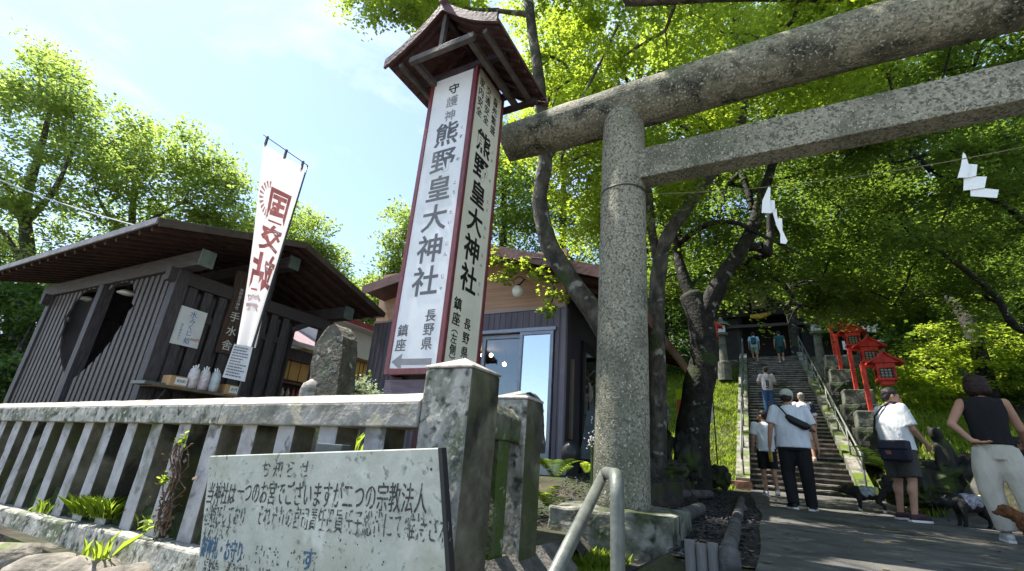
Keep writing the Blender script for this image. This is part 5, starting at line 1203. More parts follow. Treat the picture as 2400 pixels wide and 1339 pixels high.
# maple B
tB = path([(1536, 1130), (1540, 1000), (1540, 880), (1538, 750), (1543, 650), (1560, 565), (1600, 500), (1648, 432), (1700, 370), (1738, 280), (1745, 170), (1722, 20), (1700, -150)], 8.4, 7.6)
tB[0] = Vector((tB[0].x, 8.4, 1.1)); tB2 = path([(1545, 640), (1528, 540), (1520, 460), (1500, 360), (1465, 265), (1442, 170), (1405, 70), (1365, -60)], 8.2, 7.6)
tree('maple_tree', 'maple with a black trunk just right of the torii pillar, forking high up', [tB, tB2, path([(1700, 370), (1760, 330), (1830, 240), (1880, 120)], 7.9, 8.2)], [(.17, .06), (.09, .035), (.06, .03)],
     region(1540, 60, 330, 260, 8.6, 12.5, 95) + region(1400, 430, 120, 150, 8.5, 10.5, 22) + region(1620, 330, 150, 130, 8, 11, 30) + region(1750, -150, 300, 120, 9, 12, 34),
     MAPLE, BARK, size=.062, per=430, rad=.55, thick=.12, group='maples behind the torii')
# maple C: thick black trunk
tC = path([(1628, 1140), (1622, 1040), (1634, 930), (1650, 840), (1640, 750), (1618, 690)], 9.6); tC[0] = Vector((tC[0].x, 9.6, 1.1))
tC1 = path([(1645, 760), (1690, 655), (1735, 590), (1770, 520), (1800, 420), (1840, 300)], 9.6, 9.2); tC2 = path([(1622, 700), (1598, 640), (1588, 580), (1600, 500), (1640, 400)], 9.6, 9.8)
tC3 = path([(1592, 570), (1650, 530), (1720, 522), (1780, 548), (1840, 578), (1905, 612)], 9.5, 9.0)
tree('maple_tree', 'thickest maple with a black lichen-spotted trunk forking beside the stone stairs', [tC, tC1, tC2, tC3], [(.33, .22), (.19, .07), (.14, .05), (.07, .02)],
     region(1680, 480, 190, 150, 9, 12.5, 42) + region(1900, 330, 260, 220, 10, 14, 66) + region(1790, 640, 90, 55, 9, 10.5, 12) + region(1560, 640, 40, 150, 10, 12, 10) + region(1930, 620, 170, 90, 10, 13.0, 44) + region(1870, 700, 55, 45, 10.5, 11.5, 10) + region(1850, 640, 110, 45, 10, 12, 18) + region(1860, 735, 38, 42, 10.8, 11.5, 9) + region(1720, 690, 70, 30, 10.5, 12, 9) + region(1960, 700, 60, 40, 11, 12, 8),
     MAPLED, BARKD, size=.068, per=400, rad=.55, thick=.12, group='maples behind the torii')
# maple D from the right edge
tD0 = az(2660, 1150, 1.1); tD0 = Vector((5.4, 9.5, 1.2))
tD = [tD0, tD0 + Vector((-.1, 0, 2)), ad(2560, 720, 10.5), ad(2520, 560, 10), ad(2500, 400, 9.8), ad(2500, 150, 9.6), ad(2450, -150, 9.6)]
tree('maple_tree', 'maple reaching in from the right picture edge with long dark descending branches', [tD, [tD[2], ad(2400, 775, 10.2), ad(2330, 690, 10.2), ad(2230, 610, 10), ad(2140, 555, 10)], [tD[3], ad(2420, 530, 9.6), ad(2360, 485, 9.4), ad(2290, 455, 9.3), ad(2180, 400, 9.3)]], [(.3, .1), (.1, .03), (.09, .025)],
     region(2200, 400, 270, 200, 8, 12.5, 110) + region(2280, 60, 300, 180, 8, 12, 64) + region(2320, 600, 200, 120, 10, 13, 44) + region(2000, 120, 220, 200, 10, 13, 46) + region(2100, 640, 170, 90, 11, 14.5, 36) + region(2000, 700, 80, 50, 11.5, 13, 12),
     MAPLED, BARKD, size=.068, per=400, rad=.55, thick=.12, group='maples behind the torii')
# deep shade foliage over the stairs' right side
tE = [Vector((5.2, 16.5, 3)), Vector((5.2, 16.5, 6)), ad(2160, 640, 17), ad(2120, 500, 17)]
tree('maple_tree', 'shaded maple behind the red lanterns spreading over the stairs', [tE], [(.2, .08)],
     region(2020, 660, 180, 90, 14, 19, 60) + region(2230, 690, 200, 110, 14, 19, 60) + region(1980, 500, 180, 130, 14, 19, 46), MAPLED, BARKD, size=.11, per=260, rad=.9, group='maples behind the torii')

# shrubs to the right
for i, (cx, cy, rx, ry, d0, d1, n, lb) in enumerate(((2190, 850, 90, 90, 12.5, 15, 34, 'yellow-green shrub behind the man with the shoulder bag'), (2330, 830, 110, 110, 11.5, 14.5, 44, 'large feathery shrub above the woman\'s head'), (2440, 900, 80, 120, 11, 13.5, 24, 'dark shrub at the right picture edge'), (2230, 925, 70, 35, 12, 13.5, 12, 'low leafy shrub between the two right-hand walkers'), (2130, 780, 70, 60, 15, 18, 16, 'dark shrub behind the foremost red lantern'))):
    c = ad(cx, cy, (d0 + d1) / 2); b = Vector((c.x, c.y, gz(c.x, c.y)))
    tree('shrub', lb, [[b, b.lerp(c, .5), c]], [(.05, .02)], region(cx, cy, rx, ry, d0, d1, n), MAPLE if i != 2 and i != 4 else DARKL, BARKD, size=.09, per=230, rad=.5, cat='shrub', group='shrubs right of the path', tmpl=LEAFO if i == 3 else LEAF)

# left trees beyond the pavilion
tree('broadleaf_tree', 'tall spreading yellow-green tree with dark limbs above the left end of the pavilion roof', [[ad(40, 900, 17), ad(62, 700, 17), ad(65, 590, 17), ad(60, 480, 17), ad(95, 350, 17), ad(130, 210, 17)], [ad(62, 560, 17), ad(30, 460, 16.8), ad(-30, 380, 16.5)], [ad(64, 520, 17), ad(130, 440, 16), ad(180, 330, 16)], [ad(60, 640, 17), ad(20, 560, 17), ad(-40, 500, 17)]], [(.32, .05), (.13, .04), (.12, .03), (.12, .04)],
     region(90, 200, 130, 95, 15.5, 18.5, 30) + region(30, 330, 200, 150, 15.5, 18.5, 36) + region(210, 340, 150, 110, 15.5, 18, 27) + region(60, 520, 150, 110, 15.5, 18.5, 26) + region(-200, 300, 150, 250, 15, 19, 40), BROAD, BARK, size=.125, per=240, rad=.8, tilt=.7, thick=.2, group='trees beyond the pavilion', tmpl=LEAFO)
tree('broadleaf_tree', 'broad yellow-green tree rising behind the middle of the pavilion roof', [[ad(315, 800, 18), ad(308, 600, 18), ad(312, 480, 18), ad(330, 380, 18)], [ad(312, 540, 18), ad(380, 500, 18), ad(440, 470, 18)], [ad(312, 570, 18), ad(250, 500, 18), ad(220, 440, 18)]], [(.22, .04), (.09, .03), (.09, .03)],
     region(370, 390, 160, 95, 16.5, 19.5, 38) + region(490, 420, 85, 60, 17, 19, 18) + region(300, 520, 200, 70, 16.5, 19.5, 24) + region(520, 510, 90, 60, 17, 19, 24), BROAD, BARK, size=.125, per=240, rad=.8, tilt=.7, thick=.2, group='trees beyond the pavilion', tmpl=LEAFO)
tree('broadleaf_tree', 'rounded green tree right of the white banner behind the pavilion ridge', [[ad(700, 800, 20), ad(700, 640, 20), ad(715, 560, 20)]], [(.2, .06)],
     region(715, 545, 75, 62, 18.5, 21, 24) + region(650, 560, 80, 60, 18.5, 21, 16) + region(760, 610, 45, 45, 19, 21, 14), BROAD, BARK, size=.125, per=240, rad=.75, tilt=.7, thick=.2, group='trees beyond the pavilion', tmpl=LEAFO)
tree('broadleaf_tree', 'pale green tree behind the cafe roof left of the sign tower', [[ad(930, 860, 22), ad(930, 700, 22), ad(950, 620, 22)]], [(.2, .06)],
     region(905, 690, 75, 60, 21, 24, 40) + region(945, 570, 35, 80, 21, 23, 16) + region(870, 740, 80, 60, 20, 23, 34) + region(1000, 620, 60, 120, 21, 24, 30), BROAD, BARK, size=.13, per=300, rad=.8, tilt=.8, thick=.16, group='trees beyond the pavilion', tmpl=LEAFO)
tree('evergreen_shrub', 'dark green evergreen bush left of the pavilion', [[Vector((-13.5, 4.6, 1)), Vector((-13.5, 4.6, 2.4))]], [(.12, .05)],
     region(-10, 760, 115, 100, 12.5, 14.5, 60) + region(0, 900, 60, 60, 10.5, 12, 16) + region(60, 690, 60, 30, 14, 15.5, 14), DARKL, BARKD, size=.1, per=280, rad=.6, tilt=.8, thick=.15, cat='shrub', tmpl=LEAFO)
tree('forest_tree', 'dim dark tree standing behind the evergreen bush at far left', [[ad(20, 860, 24), ad(20, 640, 24)]], [(.25, .1)], region(20, 640, 190, 90, 21, 26, 50), DARKL, BARKD, size=.16, per=260, rad=1.2, tilt=.8, thick=.2, group='trees beyond the pavilion', tmpl=LEAFO)

# forest behind the shrine: individual dark trees
k = 0
for (px, py, dep, rx, ry, n, lf) in ((1180, 480, 22, 130, 190, 60, 0), (1320, 420, 24, 150, 230, 70, 0), (1480, 500, 26, 130, 250, 70, 0), (1560, 760, 24, 70, 140, 40, 1), (1640, 560, 30, 120, 180, 60, 1), (1500, 150, 30, 260, 200, 70, 0), (1800, 250, 32, 260, 200, 70, 1), (1960, 520, 38, 170, 160, 60, 1), (2130, 600, 28, 170, 170, 80, 1), (2300, 640, 26, 190, 190, 90, 1), (2200, 320, 30, 260, 220, 80, 1), (2420, 420, 28, 200, 260, 80, 1), (2060, 760, 30, 130, 90, 50, 1), (2250, 830, 22, 170, 90, 60, 1), (2420, 780, 20, 120, 150, 50, 1), (1660, 730, 38, 80, 60, 20, 1)):
    base = ad(px, py + ry * .6, dep); zb = gz(base.x, base.y); k += 1
    tree('forest_tree', ['leafy green tree filling the gap behind the cafe roof', 'bright green tree behind the crooked maple trunk', 'green tree behind the torii pillar', 'low dark tree right of the torii pillar base', 'dim tree left of the shrine gate roof', 'tall tree seen above the torii tie beam', 'tall dim tree above the shrine gate', 'dark tree directly right of the shrine gate roof', 'dark tree above the red lanterns', 'dark tree above the walking woman', 'tall dim tree behind the right paper streamer', 'dark tree at the upper right picture edge', 'black-green tree behind the red lanterns', 'low dark tree behind the shrubs', 'dark tree behind the edge shrub', 'tiny dim tree between trunk and gate'][k - 1], [[Vector((base.x, base.y, zb)), base.lerp(ad(px, py, dep), .3), ad(px, py - ry * .3, dep)]], [(.28, .08)],
         region(px, py, rx, ry, dep - 2, dep + 2.5, n), (MAPLED if lf == 0 else DARKL), BARKD, size=.0075 * dep if lf else .0062 * dep, per=280, rad=.055 * dep, tilt=.75, thick=.2, group='trees on the wooded hill', tmpl=LEAFO)
m_ = []
# distant wood closing the view at ground level
V_ = []
for _ in range(26000):
    a = RNG.uniform(-1, 1); x = a * 95 + 10; y = RNG.uniform(52, 80); z = gz(x, y) + 12 * RNG.uniform(0, 1) ** .8 * (1 + .3 * math.sin(x * .4)); V_.append((x, y, z))
o = leaf_mesh('distant_wood', np.array(V_), .75, DARKL, None, tilt=.9, tmpl=LEAFO); tag(o, 'dim far wood closing off the top of the hill', 'wood', kind='stuff')

# fallen leaves
LP = []
for _ in range(1500):
    y = RNG.uniform(1.5, 13.8); x = RNG.uniform(pl(y) - 1.0, pr(y) + .8); LP.append((x, y, gz(x, y) + .034))
o = leaf_mesh('fallen_leaves', np.array(LP), .045, flat('dry_fallen_leaf', (.14, .12, .045), rough=.9, var=.5, scale=3), None, tilt=.12); tag(o, 'small dry leaves scattered over the path and bed', 'leaf litter', kind='stuff')
# ---- ferns, weeds, grass
GRASS = leafM('grass_blades', (.08, .15, .015), (.2, .28, .03), (.6, .78, .08), .5, 3)
def blades(pts, h, w, mat, name, parent=None, lean=.5, curl=1.0):
    n = len(pts); P = np.array(pts, dtype=float); a = RNG.uniform(0, 2 * np.pi, n); H = h * RNG.uniform(.5, 1.2, n); L_ = lean * H * RNG.uniform(.2, 1, n)
    dx, dy = np.cos(a), np.sin(a); W_ = w * RNG.uniform(.6, 1.2, n)
    V = np.zeros((n, 5, 3)); px, py = -dy, dx
    for k, (t, ww) in enumerate(((0, 1), (0, -1), (.55, -.8), (.55, .8), (1, 0))):
        V[:, k, 0] = P[:, 0] + dx * L_ * t ** 2 + px * W_ * ww; V[:, k, 1] = P[:, 1] + dy * L_ * t ** 2 + py * W_ * ww; V[:, k, 2] = P[:, 2] + H * (t - .18 * curl * t * t)
    F_ = np.arange(n * 5).reshape(n, 5)[:, [0, 1, 2, 4, 3]]
    if parent is not None: V = V - np.array(org(parent))
    return np_mesh(name, V.reshape(-1, 3), F_, 5, mat, parent)
pts = []
for _ in range(30000):
    x = RNG.uniform(-5.2, -.8); y = RNG.uniform(12.6, 24.5); pts.append((x, y, gz(x, y) - .02))
o = blades(pts, .16, .014, GRASS, 'grass_slope'); tag(o, 'sunlit yellow-green grass covering the slope left of the stairs', 'grass', kind='stuff')
pts = []
for _ in range(9000):
    x = RNG.uniform(2.1, 5); y = RNG.uniform(10, 24); pts.append((x, y, gz(x, y) - .02))
o = blades(pts, .22, .016, GRASS, 'grass_bank'); tag(o, 'loose grass and weeds on the bank under the red lanterns', 'grass', kind='stuff')
pts = []
for _ in range(2600):
    x = RNG.uniform(-1.15, -.75) if RNG.rand() < .3 else RNG.uniform(-3.2, -1.5); y = RNG.uniform(2.7, 6.0)
    if -1.5 < x < -.55 and y > 3.35 and y < 4.5: continue; pts.append((x, y, gz(x, y) - .02))
for _ in range(1400):
    x = RNG.uniform(-1.16, -.85); y = RNG.uniform(2.65, 3.38); pts.append((x, y, gz(x, y) - .02))
o = blades(pts, .11, .004, GRASS, 'verge_grass'); tag(o, 'bright grass growing between the granite fence and the torii block', 'grass', kind='stuff')

def weed(px, py, y, label, n=40, h=.16, w=.006, dry=False, name='weed_tuft'):
    c = ay(px, py, y); t = thing(name, label, 'weed', c, group='weeds along the granite fence')
    pts = [(c.x + RNG.normal(0, .05), c.y + RNG.normal(0, .025), c.z) for _ in range(n)]
    blades(pts, h, w, GRASS if not dry else flat('dry_stems', (.3, .2, .12), rough=.9), 'blades', t, lean=.9)
    return t
weed(95, 1200, 1.80, 'bright weed tuft between the leftmost visible balusters', 26, .10, .008)
weed(195, 1208, 1.80, 'feathery pale grass tuft on the curb', 240, .14, .0011); weed(240, 1215, 1.80, 'fine grass tuft right of the feathery one on the curb', 170, .15, .0011)
0 and weed(300, 1185, 1.86, 'thin dark weed stems standing between two balusters', 24, .24, .0015, True)
0 and weed(60, 1165, 1.86, 'dry brown stems behind the leftmost weed', 60, .14, .0015, True)
weed(232, 1312, 1.62, 'upright bright dandelion-like weed on the rubble wall', 9, .16, .010); weed(205, 1300, 1.6, 'spreading light green weed left of the upright one', 9, .09, .009)
weed(352, 1240, 1.86, 'small leafy weed at the foot of the dry vine', 30, .1, .01)
# dry vine on baluster
t = thing('dry_vine', 'brown dead vine with a few green leaves climbing a fence baluster', 'vine', ay(375, 1250, 1.83))
m = MB()
for k in range(9):
    pts_ = []; ox = RNG.normal(0, 10)
    for j in range(9): pts_.append(ay(368 + ox + j * 7 + RNG.normal(0, 7), 1255 - j * 27, 1.80 + RNG.normal(0, .02)))
    m.tube(pts_, .004, 5)
m.build('stems', flat('dead_stem_brown', (.14, .09, .06), rough=.9, var=.4), t)
P_ = np.array([np.array(ay(370 + j * 55 + RNG.normal(0, 14), 1250 - j * 200 + RNG.normal(0, 18), 1.79)) for j in RNG.uniform(0, 1, 170)]); leaf_mesh('dead_leaves', P_, .026, flat('dead_leaf_brown', (.12, .085, .055), rough=.9, var=.5), t, tilt=1.2)
P_ = np.array([np.array(ay(cx + RNG.normal(0, 9), cy + RNG.normal(0, 9), 1.77)) for (cx, cy) in [(385, 1125)] * 30 + [(425, 1035)] * 16 + [(345, 1230)] * 14]); leaf_mesh('green_leaves', P_, .035, MAPLE, t, tilt=1.0, tmpl=LEAFO)
# ferns by the torii base
def fern(c, n, L_, label):
    t = thing('fern', label, 'fern', c, group='ferns beside the torii base'); V = []; Fs = []
    for k in range(n):
        a = RNG.uniform(0, 2 * np.pi); ln = L_ * RNG.uniform(.7, 1.15); up = RNG.uniform(.7, 1.3)
        for s in range(1, 15):
            tt = s / 15; r = ln * tt * .75; z = up * ln * (tt - .62 * tt * tt) * 1.15; p = np.array([c.x + math.cos(a) * r, c.y + math.sin(a) * r, c.z + z]); wl_ = .085 * (L_ / .35) * math.sin(math.pi * min(1, tt * .95 + .08)) ** .7
            for sd in (-1, 1):
                e = p + np.array([-math.sin(a) * sd, math.cos(a) * sd, -.15]) * wl_; f_ = np.array([math.cos(a), math.sin(a), .3]) * ln * .03
                k0 = len(V); V += [p - f_, p + f_, e + f_ * .6]; Fs.append((k0, k0 + 1, k0 + 2))
    V = np.array(V) - np.array(org(t)); np_mesh('fronds', V, np.array(Fs), 3, GRASS, t)
    return t
fern(Vector(ay(1300, 1120, 4.3)), 12, .36, 'large bright fern immediately left of the torii pillar'); fern(Vector(ay(1375, 1110, 4.9)), 8, .2, 'small fern touching the torii pillar edge'); fern(Vector(ay(1285, 1190, 3.9)), 12, .3, 'low fern beside the side post of the fence')
fern(Vector(ay(2105, 1120, 9.6)), 14, .75, 'long bright fern fronds left of the man with the bag')
# shrub by the monument
t = tree('variegated_shrub', 'pale variegated leafy shrub between the stone monument and the sign tower', [[Vector((-4.3, 4.4, 1.2)), Vector((-4.3, 4.4, 1.9))]], [(.02, .01)], region(838, 912, 38, 16, 5.4, 5.8, 12) + region(880, 930, 30, 10, 5.4, 5.8, 6), leafM('variegated_leaves', (.2, .27, .2), (.45, .5, .36), (.5, .6, .3), .3, 8), BARK, size=.045, per=60, rad=.16, tilt=.9, thick=.05, cat='shrub', tmpl=LEAFO)
m = MB(); m.tube([ay(px, py, 4.4) for px, py in ((835, 905), (850, 893), (865, 880), (870, 870), (864, 872))], .006, 5); m.build('tendril', flat('tendril_green', (.3, .4, .06)), t)
P_ = np.array([np.array(ay(px + RNG.normal(0, 3), py + RNG.normal(0, 3), 4.38)) for px, py in ((850, 893), (858, 886), (865, 880), (868, 872), (842, 900)) for _ in range(4)]); leaf_mesh('tendril_leaves', P_, .035, GRASS, t, tilt=.8, tmpl=LEAFO)
# small weeds behind the fence
for i, (px, py) in enumerate(((690, 1010), (770, 1005), (832, 1030))):
    c = ay(px, py, 2.3); t = thing('weed_tuft', ['yellow-green weed seen between balusters left of the clamp', 'yellow-green weed seen between balusters above the clamp', 'small weed seen between balusters right of the clamp'][i], 'weed', c, group='weeds behind the granite fence')
    blades([(c.x + RNG.normal(0, .05), c.y, c.z - .12) for _ in range(16)], .2, .012, GRASS, 'blades', t)
# overhead cables
cab = thing('overhead_cable', 'twisted pale overhead cable crossing in front of the left trees', 'cable', (-9, 8, 8))
a_, b_ = ad(-60, 395, 14), ad(330, 532, 12); MB().tube([a_.lerp(b_, k / 12) - Vector((0, 0, .3 * 4 * (k / 12) * (1 - k / 12) * .4)) for k in range(13)], .016, 6).build('cable', flat('pale_cable', (.5, .5, .5)), cab)
cab = thing('overhead_cable', 'thin dark overhead wire behind the banner top', 'cable', (-6, 8, 8))
a_, b_ = ad(560, 560, 25), ad(1000, 640, 20); MB().tube([a_, a_.lerp(b_, .5) - Vector((0, 0, .2)), b_], .008, 5).build('cable', flat('dark_cable', (.1, .12, .14)), cab)
# ================================================================== PEOPLE AND DOGS
SKIN = M('skin', [(.36, .19, .12), (.46, .26, .18)], scale=6, rough=.55, bump=.03)
def cm(name, c, var=.1, bump=.5, rough=.9): return M(name, [tuple(x * (1 - var) for x in c), tuple(min(1, x * (1 + var)) for x in c)], scale=7, rough=rough, bump=bump, bscale=7, bdist=.05, stretch=(1.6, 1, .7))
HAIRB = M('black_hair', [(.008, .007, .007), (.03, .025, .022)], scale=30, rough=.5, bump=.6, bdist=.01)
HAIRR = M('dark_red_brown_hair', [(.010, .004, .0035), (.028, .011, .008)], scale=30, rough=.55, bump=.6, bdist=.01)
HAIRG = M('greying_hair', [(.16, .14, .12), (.34, .31, .28)], scale=30, rough=.6, bump=.6, bdist=.01)
EYEM = flat('dark_eye', (.02, .015, .012), rough=.2)
def V3(*a): return Vector(a)
def person(label, loc, rz, H=1.7, pose=None, look=None, vox=.012):
    k = H / 1.7; D = dict(
        sh={-1: V3(-.175, 0, 1.395), 1: V3(.175, 0, 1.395)}, el={-1: V3(-.235, -.02, 1.12), 1: V3(.235, -.02, 1.12)}, wr={-1: V3(-.25, .05, .88), 1: V3(.25, .05, .88)}, hd={-1: V3(-.25, .08, .80), 1: V3(.25, .08, .80)},
        hp={-1: V3(-.09, 0, .90), 1: V3(.09, 0, .90)}, kn={-1: V3(-.10, .02, .49), 1: V3(.10, .02, .49)}, an={-1: V3(-.105, -.02, .09), 1: V3(.105, -.02, .09)}, toe={-1: V3(-.12, .14, .035), 1: V3(.12, .14, .035)},
        head=V3(0, .02, 1.585), face=0.0, tilt=0.0, torso=V3(0, 0, 0), fat=1.0)
    if pose:
        for a, b in pose.items():
            if isinstance(b, dict) and isinstance(D.get(a), dict): D[a].update({s: Vector(v) for s, v in b.items()})
            else: D[a] = b if not isinstance(b, tuple) else Vector(b)
    L_ = dict(skin=SKIN, hair=HAIRB, hairstyle='short', top='tee', topm=None, bottom='trousers', botm=None, shoem=None, solem=None, cap=None, sleeve=.55); L_.update(look or {})
    t = thing('person', label, 'person', loc, rz); t.scale = (k, k, k); fat = D['fat']
    def B(mb, nm, mat, v=vox, sm=2, par=None): return mb.build(nm, mat, par or t, world=False, remesh=v, sm=sm)
    hd = D['head']; R = Matrix.Rotation(D['face'], 3, 'Z') @ Matrix.Rotation(D['tilt'], 3, 'X')
    def hp_(x, y, z): return hd + R @ V3(x, y, z)
    m = MB()
    # head: cranium, face, jaw, nose, brow, ears, lips
    m.ell(hp_(0, -.012, .025), (.076, .094, .092), R); m.ell(hp_(0, .03, -.03), (.062, .068, .08), R); m.capsule(hp_(0, .045, -.085), .034, hp_(0, .05, -.085), .032)
    m.capsule(hp_(0, .088, .0), .010, hp_(0, .108, -.028), .014); m.capsule(hp_(-.035, .078, .022), .012, hp_(.035, .078, .022), .012); m.capsule(hp_(-.018, .092, -.058), .009, hp_(.018, .092, -.058), .009)
    for s in (-1, 1): m.ell(hp_(s * .078, -.005, -.005), (.012, .022, .032), R, n=10, m=8); m.ell(hp_(s * .045, .06, -.02), (.024, .022, .022), R, n=10, m=8)
    m.capsule(V3(0, -.01, 1.40) + D['torso'] * .8, .064, hd + V3(0, -.015, -.06), .054)
    m.loft([(D['torso'].x * 0, 0, .86, .14 * fat, .1 * fat), (0, 0, .98, .135 * fat, .1 * fat), (D['torso'].x * .5, 0, 1.15, .13 * fat, .095 * fat), (D['torso'].x * .8, 0, 1.32, .155, .1), (D['torso'].x, 0, 1.42, .11, .07), (D['torso'].x, 0, 1.45, .06, .05)])
    for s in (-1, 1):
        m.capsule(D['sh'][s], .052, D['el'][s], .040); m.capsule(D['el'][s], .039, D['wr'][s], .027)
        m.capsule(D['hp'][s], .085, D['kn'][s], .056); m.capsule(D['kn'][s], .053, D['an'][s], .036); m.ell(D['kn'][s].lerp(D['an'][s], .3) + V3(0, -.018, 0), (.05, .05, .09), n=12, m=8)
        m.capsule(D['an'][s] + V3(0, -.02, -.03), .034, D['toe'][s], .03)
        # hand: palm and five fingers
        w_, h_ = D['wr'][s], D['hd'][s]; d = (h_ - w_).normalized(); side = V3(0, 1, 0) - d * d.y; side.normalize(); nrm = d.cross(side)
        pc = w_ + d * .05; m.capsule(w_ + d * .01, .024, w_ + d * .04, .026)
        for j, fo in enumerate((-.026, -.009, .009, .026)): m.capsule(w_ + d * .02 + side * fo * .5, .014, w_ + d * .085 + side * fo, .0125, n=8)
        for j, (fo, ln) in enumerate(((-.030, .055), (-.0105, .068), (.0105, .074), (.031, .066))):
            b0 = w_ + d * .088 + side * fo; b1 = b0 + d * ln * .5 - nrm * s * .008; b2 = b1 + d * ln * .42 - nrm * s * .022; m.capsule(b0, .0092, b1, .0085, n=8); m.capsule(b1, .0085, b2, .0075, n=8)
        th = w_ + d * .03 + side * .024; th1 = th + d * .035 + side * .026 - nrm * s * .01; m.capsule(th, .012, th1, .0105, n=8); m.capsule(th1, .0105, th1 + d * .03 - nrm * s * .012, .009, n=8)
    body = B(m, 'body', L_['skin'], vox * .72)
    for s in (-1, 1): MB().ell(hp_(s * .031, .0905, .003), (.010, .007, .007), R, n=10, m=8).build('eye', EYEM, t, world=False, smooth=True)
    # hair
    h = MB()
    if L_['hairstyle'] == 'short':
        h.ell(hp_(0, -.022, .04), (.085, .1, .088), R); h.ell(hp_(0, -.055, -.01), (.074, .055, .07), R)
    elif L_['hairstyle'] == 'bob':
        h.ell(hp_(0, -.02, .045), (.105, .115, .10), R); h.ell(hp_(0, -.045, -.02), (.115, .085, .11), R); h.ell(hp_(-.03, -.03, .08), (.07, .08, .06), R); h.ell(hp_(.04, -.05, -.06), (.08, .07, .06), R)
    o = B(h, 'hair', L_['hair'], .011, 1)
    tx_ = bpy.data.textures.get('hairtex') or bpy.data.textures.new('hairtex', 'CLOUDS'); tx_.noise_scale = .022; dm = o.modifiers.new('strands', 'DISPLACE'); dm.texture = tx_; dm.strength = .022; dm.mid_level = .5; dm.texture_coords = 'LOCAL'
    if L_['cap']:
        c = MB(); c.ell(hp_(0, -.015, .052), (.095, .112, .082), R); c.ell(hp_(0, .12 if not L_.get('capback') else -.12, .035), (.07, .06, .010), R); B(c, 'cap', L_['cap'], .009, 2)
    # top
    if L_['top']:
        tp = MB(); T_ = D['torso']; hem = L_.get('hem', .86); wd = 1.1 if L_['top'] != 'tank' else 1.04
        tp.loft([(0, 0, hem, .168 * fat * wd, .128 * fat * wd), (T_.x * .2, 0, .98, .158 * fat * wd, .122 * fat * wd), (T_.x * .5, 0, 1.15, .162 * fat * wd, .122 * fat * wd), (T_.x * .8, 0, 1.3, .178 * wd, .12 * wd), (T_.x, -.005, 1.39, .17 * wd, .095 * wd), (T_.x, -.01, 1.445, .10, .07), (T_.x, -.01, 1.462, .07, .06)], n=28)
        if L_['top'] in ('tee', 'jersey'):
            for s in (-1, 1):
                e = D['sh'][s].lerp(D['el'][s], L_['sleeve'] + .2); d = (e - D['sh'][s]).normalized()
                tp.tube([D['sh'][s] - d * .03, D['sh'][s] + d * .02, e], [.070, .076, .078], 16); tp.ell(D['sh'][s], (.074, .074, .07))
        else:
            for s in (-1, 1): tp.ell(D['sh'][s] + V3(-s * .045, 0, .0), (.055, .06, .055))
        o = B(tp, 'shirt' if L_['top'] != 'tank' else 'tank_top', L_['topm'], vox, 2)
        if L_.get('back_print'):
            q = MB(); 
            for (x0, z0, x1, z1) in L_['back_print'][1]: q.box((x0, -.155 * fat * 1.0, z0), (x1, -.132 * fat, z1))
            q.build('back_print', L_['back_print'][0], o, world=False)
    # bottom
    bt_ = MB(); lf = {'shorts': .86, 'trousers': 1}[L_['bottom']]
    bt_.loft([(0, 0, .80, .155 * fat, .115 * fat), (0, 0, .90, .165 * fat, .122 * fat), (0, 0, .99, .148 * fat, .112 * fat), (0, 0, 1.01, .14 * fat, .105 * fat)], n=24)
    for s in (-1, 1):
        if L_['bottom'] == 'shorts': bt_.tube([D['hp'][s] + V3(0, 0, .02), D['hp'][s].lerp(D['kn'][s], .5), D['hp'][s].lerp(D['kn'][s], lf + .06)], [.1 * fat, .1 * fat, .094 * fat], 18)
        else:
            ww = L_.get('legw', 1.0); bt_.tube([D['hp'][s] + V3(0, 0, .02), D['hp'][s].lerp(D['kn'][s], .5), D['kn'][s], D['kn'][s].lerp(D['an'][s], .5), D['an'][s] + V3(0, 0, L_.get('cuff', -.015))], [.1 * fat, .093 * ww, .078 * ww, .07 * ww, .064 * ww], 18)
    B(bt_, 'trousers' if L_['bottom'] == 'trousers' else 'shorts', L_['botm'], vox, 2)
    for s in (-1, 1):
        sh_ = MB(); a_, t_ = D['an'][s], D['toe'][s]; base = min(a_.z, t_.z + .03)
        sh_.capsule(a_ + V3(0, -.035, -.045), .042, t_ + V3(0, 0, .008), .036); sh_.capsule(a_ + V3(0, 0, -.03), .048, t_.lerp(a_, .4) + V3(0, 0, .01), .042); o = B(sh_, 'shoe', L_['shoem'], .009, 2)
        so_ = MB(); d = (t_ - a_); d.z = 0; d.normalize(); p = V3(-d.y, d.x, 0); a0 = a_ + d * -.078; a1 = t_ + d * .042; zb = t_.z - .036
        rng = [(0, .030), (.15, .040), (.5, .038), (.75, .046), (.93, .036), (1, .012)]
        L1 = [V3(*(a0.lerp(a1, u) + p * w_)[:2], zb + (a_.z - .09) * (1 - u)) for u, w_ in rng]; L2 = [V3(*(a0.lerp(a1, u) - p * w_)[:2], zb + (a_.z - .09) * (1 - u)) for u, w_ in rng[::-1]]
        ring = L1 + L2; n_ = len(ring); so_.add(ring + [v + V3(0, 0, .026) for v in ring], [tuple(range(n_)), tuple(range(2 * n_ - 1, n_ - 1, -1))] + [(i, i + n_, (i + 1) % n_ + n_, (i + 1) % n_) for i in range(n_)])
        so_.build('sole', L_['solem'] or L_['shoem'], o, world=False)
    return t
def to_world(t, v): 
    return t.location + Matrix.Rotation(t.rotation_euler.z, 3, 'Z') @ (Vector(v) * t.scale.x)

